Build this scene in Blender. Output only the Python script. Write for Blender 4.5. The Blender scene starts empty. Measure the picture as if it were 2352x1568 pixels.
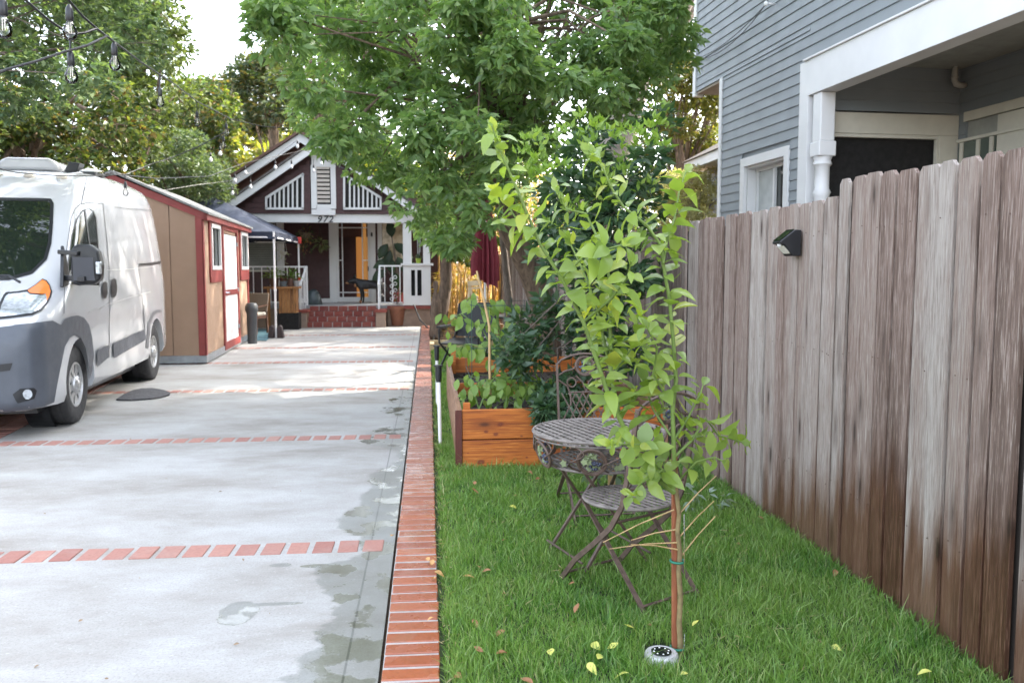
import bpy, bmesh, math, random
import numpy as np
from mathutils import Vector, Matrix
from mathutils.bvhtree import BVHTree
random.seed(7); rng = np.random.default_rng(11)
scene = bpy.context.scene
COL = scene.collection
R = math.radians
# ------------------------------------------------------------------ camera
F, CX, CY, EYE = 1950.0, 1176.0, 784.0, 1.46
PITCH = math.atan((CY-619)/F); YAW = math.atan((CX-983)/(F/math.cos(PITCH)))
FW = Vector((math.sin(YAW)*math.cos(PITCH), math.cos(YAW)*math.cos(PITCH), -math.sin(PITCH)))
RT = Vector((math.cos(YAW), -math.sin(YAW), 0)); UP = RT.cross(FW)
CAM = Vector((0, 0, EYE))
def ray(px, py): return FW*F + RT*(px-CX) - UP*(py-CY)
def G(px, py, z=0.0):
    d = ray(px, py); return CAM + d*((z-EYE)/d.z)
def P(px, py, Y):
    d = ray(px, py); return CAM + d*(Y/d.y)
def PX(px, py, X):
    d = ray(px, py); return CAM + d*(X/d.x)
def PPL(px, py, p, n):
    d = ray(px, py); p = Vector(p); n = Vector(n); return CAM + d*((p-CAM).dot(n)/d.dot(n))
cam = bpy.data.cameras.new('camera'); co = bpy.data.objects.new('camera', cam); COL.objects.link(co)
co.location = CAM; co.rotation_euler = (math.pi/2-PITCH, 0, -YAW)
cam.lens = 36*F/2352; cam.sensor_width = 36; cam.clip_end = 500; cam.clip_start = .05
cam.dof.use_dof = True; cam.dof.focus_distance = 3.9; cam.dof.aperture_fstop = 5.0
scene.camera = co
# ------------------------------------------------------------------ objects
def tag(o, label=None, cat=None, group=None, kind=None):
    if label: o['label'] = label
    if cat: o['category'] = cat
    if group: o['group'] = group
    if kind: o['kind'] = kind
    return o
def thing(name, label, cat, loc=(0, 0, 0), rz=0, group=None):
    o = bpy.data.objects.new(name, None); COL.objects.link(o)
    o.location = loc; o.rotation_euler = (0, 0, rz); o.empty_display_size = .1
    return tag(o, label, cat, group)
def rootmat(o):
    while o.parent: o = o.parent
    return Matrix.Translation(o.location) @ Matrix.Rotation(o.rotation_euler.z, 4, 'Z')
def link_mesh(name, me, mat, parent, world, smooth=False):
    if mat:
        for m in (mat if isinstance(mat, (list, tuple)) else [mat]): me.materials.append(m)
    if parent and world: me.transform(rootmat(parent).inverted())
    if smooth: me.polygons.foreach_set('use_smooth', [True]*len(me.polygons))
    o = bpy.data.objects.new(name, me); COL.objects.link(o)
    if parent: o.parent = parent
    return o
class MB:
    def __init__(s): s.v = []; s.f = []; s.mi = []; s.cur = 0
    def add(s, vs, fs):
        n = len(s.v); s.v += [tuple(v) for v in vs]; s.f += [tuple(i+n for i in f) for f in fs]; s.mi += [s.cur]*len(fs); return s
    def box(s, a, b):
        (x0, y0, z0), (x1, y1, z1) = a, b
        return s.add([(x0,y0,z0),(x1,y0,z0),(x1,y1,z0),(x0,y1,z0),(x0,y0,z1),(x1,y0,z1),(x1,y1,z1),(x0,y1,z1)],
              [(0,3,2,1),(4,5,6,7),(0,1,5,4),(1,2,6,5),(2,3,7,6),(3,0,4,7)])
    def obox(s, c, ax, ay, az):           # centre and three half axes
        c, ax, ay, az = map(Vector, (c, ax, ay, az))
        vs = [c+ax*i+ay*j+az*k for k in (-1, 1) for j in (-1, 1) for i in (-1, 1)]
        return s.add(vs, [(0,2,3,1),(4,5,7,6),(0,1,5,4),(1,3,7,5),(3,2,6,7),(2,0,4,6)])
    def bar(s, p, q, w, h, upv=(0, 0, 1)):
        p, q = Vector(p), Vector(q); d = (q-p); L = d.length; d.normalize(); u = Vector(upv)
        if abs(d.dot(u)) > .98: u = Vector((1, 0, 0))
        x = d.cross(u).normalized(); u = x.cross(d).normalized()
        return s.obox((p+q)/2, x*w/2, d*L/2, u*h/2)
    def tube(s, pts, r, n=8, caps=True):
        pts = [Vector(p) for p in pts]; m = len(pts)
        rs = r if isinstance(r, (list, tuple)) else [r]*m
        base = len(s.v); prev = None
        for i, p in enumerate(pts):
            d = (pts[min(i+1, m-1)]-pts[max(i-1, 0)])
            d = d.normalized() if d.length > 1e-9 else Vector((0, 0, 1))
            if prev is None:
                a = Vector((1, 0, 0)) if abs(d.x) < .8 else Vector((0, 1, 0)); x = (a-d*a.dot(d)).normalized()
            else: x = (prev-d*prev.dot(d)).normalized()
            prev = x; y = d.cross(x)
            for k in range(n):
                t = 2*math.pi*k/n; s.v.append(tuple(p+(x*math.cos(t)+y*math.sin(t))*rs[i]))
        for i in range(m-1):
            for k in range(n):
                a = base+i*n+k; b = base+i*n+(k+1) % n; s.f.append((a, b, b+n, a+n)); s.mi.append(s.cur)
        if caps:
            s.f.append(tuple(base+k for k in reversed(range(n)))); s.f.append(tuple(base+(m-1)*n+k for k in range(n))); s.mi += [s.cur]*2
        return s
    def lathe(s, prof, c=(0, 0, 0), n=24, axis='z'):
        base = len(s.v); c = Vector(c)
        for r, h in prof:
            for k in range(n):
                t = 2*math.pi*k/n; a, b = r*math.cos(t), r*math.sin(t)
                s.v.append(tuple(c+(Vector((a, b, h)) if axis == 'z' else Vector((h, a, b)) if axis == 'x' else Vector((b, h, a)))))
        for i in range(len(prof)-1):
            for k in range(n):
                a = base+i*n+k; b = base+i*n+(k+1) % n; s.f.append((a, b, b+n, a+n)); s.mi.append(s.cur)
        s.f.append(tuple(base+k for k in reversed(range(n)))); s.f.append(tuple(base+(len(prof)-1)*n+k for k in range(n))); s.mi += [s.cur]*2
        return s
    def ring(s, c, r, t, ax=(1, 0, 0), ay=(0, 1, 0), n=28, m=6):
        c, ax, ay = Vector(c), Vector(ax).normalized(), Vector(ay).normalized(); az = ax.cross(ay); base = len(s.v)
        for i in range(n):
            a = 2*math.pi*i/n; d = ax*math.cos(a)+ay*math.sin(a)
            for k in range(m):
                b = 2*math.pi*k/m; s.v.append(tuple(c+d*(r+t*math.cos(b))+az*t*math.sin(b)))
        for i in range(n):
            for k in range(m):
                j = (i+1) % n; l = (k+1) % m
                s.f.append((base+i*m+k, base+j*m+k, base+j*m+l, base+i*m+l)); s.mi.append(s.cur)
        return s
    def prism(s, poly, off):              # poly of 3D points, thickness vector
        n = len(poly); off = Vector(off); vs = [Vector(p) for p in poly]+[Vector(p)+off for p in poly]
        return s.add(vs, [tuple(reversed(range(n))), tuple(range(n, 2*n))]+[(i, (i+1) % n, (i+1) % n+n, i+n) for i in range(n)])
    def ball(s, c, r, n=8, m=6):
        rr = r if isinstance(r, (tuple, list)) else (r, r, r); base = len(s.v)
        for i in range(m+1):
            a = math.pi*i/m
            for k in range(n):
                b = 2*math.pi*k/n
                s.v.append((c[0]+rr[0]*math.sin(a)*math.cos(b), c[1]+rr[1]*math.sin(a)*math.sin(b), c[2]+rr[2]*math.cos(a)))
        for i in range(m):
            for k in range(n):
                a = base+i*n+k; b = base+i*n+(k+1) % n; s.f.append((a, a+n, b+n, b)); s.mi.append(s.cur)
        return s
    def build(s, name, mat, parent=None, world=True, smooth=False, bevel=0, wn=False):
        me = bpy.data.meshes.new(name); me.from_pydata(s.v, [], s.f)
        if isinstance(mat, (list, tuple)): me.polygons.foreach_set('material_index', s.mi)
        bm = bmesh.new(); bm.from_mesh(me); bmesh.ops.remove_doubles(bm, verts=bm.verts, dist=1e-5) if smooth else None
        bmesh.ops.recalc_face_normals(bm, faces=bm.faces); bm.to_mesh(me); bm.free()
        o = link_mesh(name, me, mat, parent, world, smooth)
        if bevel:
            b = o.modifiers.new('b', 'BEVEL'); b.width = bevel; b.segments = 2; b.limit_method = 'ANGLE'; b.angle_limit = R(40)
        if smooth and bevel == 0:
            try: me.set_sharp_from_angle(angle=R(48))
            except Exception: pass
        return o
def npmesh(name, V, Q, mat, parent=None, world=True, smooth=False):
    V = np.asarray(V, np.float32).reshape(-1, 3); Q = np.asarray(Q, np.int32)
    me = bpy.data.meshes.new(name); n = len(Q); k = Q.shape[1]
    me.vertices.add(len(V)); me.vertices.foreach_set('co', V.ravel())
    me.loops.add(n*k); me.loops.foreach_set('vertex_index', Q.ravel())
    me.polygons.add(n); me.polygons.foreach_set('loop_start', np.arange(n, dtype=np.int32)*k)
    try: me.polygons.foreach_set('loop_total', np.full(n, k, np.int32))
    except Exception: pass
    me.update(calc_edges=True)
    return link_mesh(name, me, mat, parent, world, smooth)
def nrm(a): return a/np.maximum(np.linalg.norm(a, axis=1, keepdims=True), 1e-9)
def leaf_arrays(Pb, U, N, L, W, detail=False, fold=.18, droop=.15):
    """quads for many leaves: Pb base points, U direction, N up side"""
    Pb = np.asarray(Pb, float); U = nrm(np.asarray(U, float)); N = np.asarray(N, float); N = nrm(N-U*(N*U).sum(1, keepdims=True))
    S = np.cross(U, N); L = np.asarray(L, float).reshape(-1, 1)*np.ones((len(Pb), 1)); W = np.asarray(W, float).reshape(-1, 1)*np.ones((len(Pb), 1)); n = len(Pb)
    if not detail:
        c = Pb+U*L*.5; l = Pb+U*L*.42+S*W/2+N*W*fold; r = Pb+U*L*.42-S*W/2+N*W*fold; t = Pb+U*L-N*L*droop
        V = np.stack([Pb, l, c, r, t], 1).reshape(-1, 3); b = (np.arange(n)*5)[:, None]
        Q = np.concatenate([b+np.array([[0, 2, 4, 1]]), b+np.array([[0, 3, 4, 2]])], 0)
        return V, Q
    st = [(.0, .06), (.16, .55), (.36, .95), (.58, .98), (.8, .6), (1., .03)]
    rows = []
    for t, w in st:
        c = Pb+U*L*(t-.06*t*t)-N*L*droop*t*t*1.6
        for sgn in (-1, 0, 1):
            rows.append(c+S*W/2*w*sgn+N*W*(fold*w if sgn else 0))
    m = len(rows); V = np.stack(rows, 1).reshape(-1, 3); b = (np.arange(n)*m)[:, None]; q = []
    for i in range(len(st)-1):
        a = i*3; q += [[a, a+1, a+4, a+3], [a+1, a+2, a+5, a+4]]
    Q = np.concatenate([b+np.array([x]) for x in q], 0)
    return V, Q
def rdir(n):
    v = rng.normal(size=(n, 3)); return nrm(v)
# ------------------------------------------------------------------ materials
class NT:
    def __init__(s, name):
        s.m = bpy.data.materials.new(name); s.m.use_nodes = True; s.t = s.m.node_tree; s.n = s.t.nodes
        s.b = s.n['Principled BSDF']; s.out = s.n['Material Output']
    def new(s, ty, **kw):
        o = s.n.new(ty)
        for k, v in kw.items():
            if k in o.inputs: o.inputs[k].default_value = v
            else: setattr(o, k, v)
        return o
    def l(s, a, b): s.t.links.new(a, b)
    def coord(s, scale=(1, 1, 1), kind='Object', rot=(0, 0, 0)):
        if kind == 'World': c = s.new('ShaderNodeNewGeometry').outputs['Position']
        else: c = s.new('ShaderNodeTexCoord').outputs[kind]
        mp = s.new('ShaderNodeMapping'); mp.inputs['Scale'].default_value = scale; mp.inputs['Rotation'].default_value = rot
        s.l(c, mp.inputs[0]); return mp.outputs[0]
    def noise(s, vec, scale, detail=4, rough=.55, dist=0):
        o = s.new('ShaderNodeTexNoise'); o.inputs['Scale'].default_value = scale; o.inputs['Detail'].default_value = detail
        o.inputs['Roughness'].default_value = rough; o.inputs['Distortion'].default_value = dist; s.l(vec, o.inputs['Vector']); return o.outputs['Fac']
    def ramp(s, fac, stops):
        o = s.new('ShaderNodeValToRGB'); e = o.color_ramp.elements
        while len(e) < len(stops): e.new(.5)
        for i, (p, c) in enumerate(stops): e[i].position = p; e[i].color = (*c, 1) if len(c) == 3 else c
        s.l(fac, o.inputs[0]); return o.outputs['Color']
    def mix(s, fac, a, b, mode='MIX'):
        o = s.new('ShaderNodeMix', data_type='RGBA', blend_type=mode)
        for sock, v in ((o.inputs[0], fac), (o.inputs[6], a), (o.inputs[7], b)):
            if isinstance(v, (int, float)): sock.default_value = v
            elif isinstance(v, tuple): sock.default_value = (*v, 1)
            else: s.l(v, sock)
        return o.outputs[2]
    def math(s, op, a, b=0., c=None):
        o = s.new('ShaderNodeMath', operation=op)
        for i, v in enumerate((a, b) if c is None else (a, b, c)):
            if isinstance(v, (int, float)): o.inputs[i].default_value = v
            else: s.l(v, o.inputs[i])
        return o.outputs[0]
    def mr(s, v, a, b, c=0., d=1.):
        o = s.new('ShaderNodeMapRange'); s.l(v, o.inputs[0])
        for i, x in enumerate((a, b, c, d)): o.inputs[i+1].default_value = x
        return o.outputs[0]
    def color(s, c): 
        (s.l(c, s.b.inputs['Base Color']) if not isinstance(c, tuple) else setattr(s.b.inputs['Base Color'], 'default_value', (*c, 1))); return s
    def rough(s, r):
        (s.l(r, s.b.inputs['Roughness']) if not isinstance(r, (int, float)) else setattr(s.b.inputs['Roughness'], 'default_value', r)); return s
    def bump(s, h, strength=.3, dist=.01):
        o = s.new('ShaderNodeBump'); o.inputs['Strength'].default_value = strength; o.inputs['Distance'].default_value = dist
        s.l(h, o.inputs['Height']); s.l(o.outputs[0], s.b.inputs['Normal']); return s
def simple(name, c, rough=.6, metal=0., var=.12, scale=6., bump=0., bscale=40., coat=0.):
    t = NT(name); v = t.coord()
    n = t.noise(v, scale, 5)
    dark = tuple(x*(1-var) for x in c); lite = tuple(min(1, x*(1+var)) for x in c)
    t.color(t.ramp(n, [(.3, dark), (.7, lite)])); t.b.inputs['Metallic'].default_value = metal
    t.rough(t.mr(t.noise(v, scale*3, 3), .3, .7, max(.02, rough*.85), min(1, rough*1.15)))
    if coat: t.b.inputs['Coat Weight'].default_value = coat; t.b.inputs['Coat Roughness'].default_value = .05
    if bump: t.bump(t.noise(v, bscale, 4), bump, .004)
    return t.m
def leafmat(name, cols, trans=.35, rough=.45, tcol=None, vein=False):
    t = NT(name); g = t.new('ShaderNodeNewGeometry')
    st = [(i/(max(1, len(cols)-1)), c) for i, c in enumerate(cols)]
    c = t.ramp(g.outputs['Random Per Island'], st); n = t.noise(t.coord(kind='World'), 1.3, 2)
    c = t.mix(t.mr(n, .35, .65, .0, .35), c, tuple(x*.75 for x in cols[0]))
    t.color(c); t.rough(rough); t.b.inputs['Specular IOR Level'].default_value = .45
    tr = t.new('ShaderNodeBsdfTranslucent'); tc = t.mix(1., c, tcol or (1.5, 1.55, .6), 'MULTIPLY'); t.l(tc, tr.inputs['Color'])
    mx = t.new('ShaderNodeMixShader'); mx.inputs[0].default_value = trans
    t.l(t.b.outputs[0], mx.inputs[1]); t.l(tr.outputs[0], mx.inputs[2]); t.l(mx.outputs[0], t.out.inputs[0])
    return t.m
def glassmat(name, c=(.02, .03, .03), rough=.03):
    t = NT(name); t.color(c); t.rough(rough); t.b.inputs['Specular IOR Level'].default_value = .8; t.b.inputs['Coat Weight'].default_value = .5; return t.m
def clearglass(name):
    t = NT(name); tr = t.new('ShaderNodeBsdfTransparent'); gl = t.new('ShaderNodeBsdfGlossy'); gl.inputs['Roughness'].default_value = .03
    lw = t.new('ShaderNodeLayerWeight'); lw.inputs[0].default_value = .35
    mx = t.new('ShaderNodeMixShader'); t.l(lw.outputs['Fresnel'], mx.inputs[0]); t.l(tr.outputs[0], mx.inputs[1]); t.l(gl.outputs[0], mx.inputs[2]); t.l(mx.outputs[0], t.out.inputs[0]); return t.m
def woodmat(name, cols, axis='z', rough=.6, bump=.25, wet=None, streak=28., knots=True, isl=.5):
    t = NT(name); g = t.new('ShaderNodeNewGeometry'); isx = g.outputs['Random Per Island']
    sc = {'z': (streak, streak, 2.6), 'x': (1.1, streak, streak), 'y': (streak, 1.1, streak)}[axis]
    add = t.new('ShaderNodeVectorMath', operation='ADD'); sc2 = t.new('ShaderNodeVectorMath', operation='SCALE'); sc2.inputs[3].default_value = 37.
    cmb = t.new('ShaderNodeCombineXYZ'); [t.l(isx, cmb.inputs[i]) for i in range(3)]; t.l(cmb.outputs[0], sc2.inputs[0])
    t.l(t.new('ShaderNodeTexCoord').outputs['Object'], add.inputs[0]); t.l(sc2.outputs[0], add.inputs[1])
    mp = t.new('ShaderNodeMapping'); mp.inputs['Scale'].default_value = sc; t.l(add.outputs[0], mp.inputs[0]); v = mp.outputs[0]
    n1 = t.noise(v, 1., 6, .6, .6); n2 = t.noise(v, 3.3, 4, .6)
    mp2 = t.new('ShaderNodeMapping'); mp2.inputs['Scale'].default_value = tuple(x/5 for x in sc); t.l(add.outputs[0], mp2.inputs[0])
    n3 = t.noise(mp2.outputs[0], 1., 3)
    mp4 = t.new('ShaderNodeMapping'); mp4.inputs['Scale'].default_value = tuple(x*3.2 for x in sc); t.l(add.outputs[0], mp4.inputs[0]); n4 = t.noise(mp4.outputs[0], 1., 3, .7)
    f = t.math('ADD', t.math('MULTIPLY', n3, .55), t.math('MULTIPLY', isx, isl)); f = t.math('ADD', f, t.math('MULTIPLY', n1, .40)); f = t.math('ADD', f, t.math('MULTIPLY', n4, .62)); f = t.math('SUBTRACT', f, .45*isl+.30)
    k = len(cols); c = t.ramp(f, [(.28+.46*i/(k-1), cc) for i, cc in enumerate(cols)])
    c = t.mix(t.mr(n2, .5, .7, 0, .45), c, tuple(x*.7 for x in cols[0])); c = t.mix(t.mr(n4, .42, .3, 0, .6), c, tuple(x*.9 for x in cols[0])); c = t.mix(t.mr(n4, .56, .7, 0, .55), c, tuple(min(1, x*1.25) for x in cols[-1]))
    if knots:
        mp3 = t.new('ShaderNodeMapping'); mp3.inputs['Scale'].default_value = {'z': (9, 9, 2.2), 'x': (2.4, 6, 6), 'y': (7, 2.6, 7)}[axis]; t.l(add.outputs[0], mp3.inputs[0])
        vo = t.new('ShaderNodeTexVoronoi'); vo.inputs['Scale'].default_value = 1.; t.l(mp3.outputs[0], vo.inputs['Vector'])
        c = t.mix(t.mr(vo.outputs['Distance'], .12, .34, .6, 0), c, tuple(x*.8 for x in cols[0])); c = t.mix(t.mr(vo.outputs['Distance'], .06, .13, .85, 0), c, tuple(x*.3 for x in cols[0]))
    r = rough
    if wet:
        z0, z1, wc = wet; gz = t.new('ShaderNodeSeparateXYZ'); t.l(g.outputs['Position'], gz.inputs[0])
        yy = t.mr(gz.outputs['Y'], 6.2, 4.0, -.55, .27)
        h = t.math('ADD', t.math('ADD', gz.outputs['Z'], t.math('MULTIPLY', t.math('SUBTRACT', n3, .5), .9)), t.math('MULTIPLY', yy, -1.))
        h = t.math('ADD', h, t.math('MULTIPLY', t.math('SUBTRACT', isx, .5), .25))
        w = t.mr(h, z0, z1, 1., 0.); c = t.mix(w, c, t.mix(1., c, wc, 'MULTIPLY')); r = t.mr(w, 0, 1, rough, .38)
    t.color(c); t.rough(r); t.bump(t.math('ADD', n1, t.math('MULTIPLY', n4, .8)), bump, .004)
    return t.m
WHITE = simple('white_paint', (0.6708, 0.6708, 0.6708), .5, var=.05, scale=2.5, bump=.05)
M = dict(
 white=WHITE, whitem=simple('white_metal', (.8, .8, .8), .35, var=.03),
 vanpaint=simple('van_paint', (0.496, 0.504, 0.52), .22, var=.03, scale=1.2, coat=.6),
 clad=simple('grey_cladding', (0.07225, 0.08075, 0.09775), .42, var=.12, scale=5, bump=.05),
 black=simple('black_plastic', (.016, .017, .02), .35, var=.15), rubber=simple('rubber', (.025, .025, .027), .7, var=.2, bump=.2),
 silver=simple('rim_silver', (.5, .5, .5), .35, metal=.7, var=.12, scale=12), steel=simple('galvanised_steel', (0.336, 0.36, 0.384), .4, metal=.6, var=.15, scale=9),
 chrome=simple('chrome', (.75, .75, .75), .12, metal=1., var=.05),
 tan=simple('tan_siding', (.315, .205, .138), .7, var=.07, scale=3, bump=.15, bscale=80), redtrim=simple('red_trim', (0.2295, 0.03825, 0.034), .55, var=.12, scale=5),
 roofsh=simple('shingle', (.10, .09, .085), .9, var=.3, scale=25, bump=.4), brown=simple('brown_siding', (0.0585, 0.0216, 0.0216), .6, var=.12, scale=4, bump=.1),
 greyside=simple('grey_siding', (.205, .228, .244), .5, var=.06, scale=1.6, bump=.12, bscale=60), cream=simple('cream_paint', (.56, .53, .45), .6, var=.06),
 navy=simple('navy_canvas', (.014, .022, .045), .62, var=.2, scale=3), dark=simple('near_black', (.008, .007, .007), .8, var=.2), rust=simple('rust_iron', (.105, .07, .055), .5, metal=.0, var=.35, scale=30, bump=.3, bscale=120),
 brick=None, stucco=simple('stucco', (0.288, 0.208, 0.16), .85, var=.15, scale=6, bump=.3), terra=simple('terracotta', (0.272, 0.1105, 0.06375), .75, var=.15, scale=9, bump=.15),
 soil=simple('soil', (.03, .021, .014), .95, var=.5, scale=30, bump=.8, bscale=60), wickerr=simple('tan_fabric', (.2, .15, .11), .8, var=.2, scale=60), cush=simple('cushion', (.5, .46, .4), .85, var=.08),
 fur=simple('black_fur', (.008, .008, .009), .55, var=.4, scale=30), tanfur=simple('tan_fur', (.3, .14, .06), .7, var=.2), maroon=simple('maroon_canvas', (.19, .028, .042), .65, var=.15, scale=4),
 bark=None, cable=simple('cable', (.012, .012, .013), .5), amber=simple('amber_lens', (.85, .22, .05), .15, var=.1), lens=simple('lamp_lens', (.62, .66, .7), .12, metal=.6, var=.35, scale=30),
 glass=glassmat('dark_glass', (.012, .018, .014)), sideglass=simple('side_glass', (.012, .02, .015), .08, var=.6, scale=3), bulb=clearglass('bulb_glass'), greenpl=simple('green_plastic', (.01, .16, .1), .5), olive=simple('olive_pot', (.3, .4, .05), .5),
 teal=simple('teal_fabric', (.1, .16, .17), .85, var=.2), rug=simple('blue_rug', (.06, .14, .17), .9, var=.5, scale=14), orange=simple('orange_plastic', (.6, .16, .03), .4), bamboo=simple('bamboo_cane', (.45, .3, .14), .5, var=.3, scale=18), red=simple('red_plastic', (.5, .03, .02), .4))
def barkmat(name, a, b, sc=14.):
    t = NT(name); v = t.coord((sc, sc, sc*.22)); n = t.noise(v, 1., 8, .65, .8)
    t.color(t.ramp(n, [(.3, a), (.52, tuple((x+y)/2 for x, y in zip(a, b))), (.72, b)])); t.rough(.9); t.bump(n, .8, .03); return t.m
M['bark'] = barkmat('brown_bark', (.05, .034, .024), (.25, .18, .125)); M['greybark'] = barkmat('grey_bark', (.12, .10, .085), (.42, .37, .32), 7.)
M['thinbark'] = barkmat('thin_bark', (.07, .055, .045), (.2, .16, .13), 20.)
def brickmat(name, cols, wetx=False):
    t = NT(name); g = t.new('ShaderNodeNewGeometry'); v = t.coord(kind='World')
    c = t.ramp(g.outputs['Random Per Island'], [(i/(len(cols)-1), x) for i, x in enumerate(cols)])
    n = t.noise(v, 55, 5); c = t.mix(t.mr(n, .45, .75, 0, .35), c, tuple(x*.5 for x in cols[0])); n2 = t.noise(v, 7, 4)
    c = t.mix(t.mr(n2, .5, .8, 0, .3), c, (.34, .3, .27)) if not wetx else t.mix(t.mr(n2, .58, .8, 0, .3), c, (.2, .17, .1))
    if wetx:
        sp = t.new('ShaderNodeSeparateXYZ'); t.l(g.outputs['Position'], sp.inputs[0]); c = t.mix(t.mr(sp.outputs['Y'], 4.5, 9.5, 0, .75), c, t.mix(.5, c, (.24, .15, .125)))
    t.color(c); t.rough(t.mr(t.noise(v, 6, 4), .4, .6, .12, .42) if wetx else .75); t.bump(n, .35, .004); return t.m
M['brick'] = brickmat('step_brick', [(.17, .035, .028), (.25, .06, .043), (.22, .05, .04), (.28, .085, .06)])
M['kerbbrick'] = brickmat('wet_kerb_brick', [(.27, .075, .035), (.34, .10, .042), (.29, .085, .038), (.24, .065, .035)], True)
M['stripbrick'] = brickmat('pink_brick', [(.32, .15, .12), (.38, .19, .15), (.29, .125, .10), (.35, .185, .15)])
M['fence'] = woodmat('fence_wood', [(.12, .08, .062), (.225, .16, .133), (.27, .213, .18), (.30, .257, .228), (.37, .332, .298)], 'z', .85, .8, wet=(.05, .36, (.5, .33, .25)), isl=.36, streak=56)
M['cedar'] = woodmat('stained_cedar', [(.22, .05, .008), (.42, .115, .015), (.52, .165, .025), (.58, .23, .05)], 'x', .6, .35, streak=30., isl=.3)
def addknots(name, pts):
    m = M['cedar'].copy(); m.name = name; nt = m.node_tree; b = next(n for n in nt.nodes if n.type == 'BSDF_PRINCIPLED'); src = b.inputs['Base Color'].links[0].from_socket
    t = NT.__new__(NT); t.m = m; t.t = nt; t.n = nt.nodes; t.b = b; g = t.new('ShaderNodeNewGeometry'); sp = t.new('ShaderNodeSeparateXYZ'); t.l(g.outputs['Position'], sp.inputs[0]); c = src; nz = t.noise(g.outputs['Position'], 22, 4)
    for x, z, r in pts:
        a = t.math('DIVIDE', t.math('SUBTRACT', sp.outputs['X'], x), r*1.5); d = t.math('DIVIDE', t.math('SUBTRACT', sp.outputs['Z'], z), r); q = t.math('SQRT', t.math('ADD', t.math('MULTIPLY', a, a), t.math('MULTIPLY', d, d))); q = t.math('ADD', q, t.math('MULTIPLY', t.math('SUBTRACT', nz, .5), 1.2))
        rg = t.math('SINE', t.math('MULTIPLY', q, 9.)); c = t.mix(t.math('MULTIPLY', t.mr(q, .9, 3.2, .45, 0), t.mr(rg, -.2, .8, 0, 1)), c, (.30, .07, .012)); c = t.mix(t.mr(q, .5, 1.4, .9, 0), c, (.13, .022, .008)); c = t.mix(t.mr(q, .15, .45, .6, 0), c, (.26, .09, .03))
    t.l(c, b.inputs['Base Color']); M[name] = m
M['cedary'] = woodmat('stained_cedar_side', [(.2, .09, .05), (.35, .2, .12), (.42, .27, .18)], 'y', .6, .2, streak=22., isl=.3)
M['redwood'] = woodmat('dark_red_post', [(.06, .014, .01), (.1, .022, .015), (.13, .03, .02)], 'z', .5, .2, knots=False)
M['oldwood'] = woodmat('old_wood', [(.12, .05, .02), (.3, .13, .04), (.42, .2, .07)], 'z', .6, .2)
M['rusttop'] = simple('pale_iron_top', (.185, .16, .145), .5, var=.4, scale=22, bump=.3, bscale=120)  # paler, greyer iron for tabletop, shelf and seats
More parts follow.
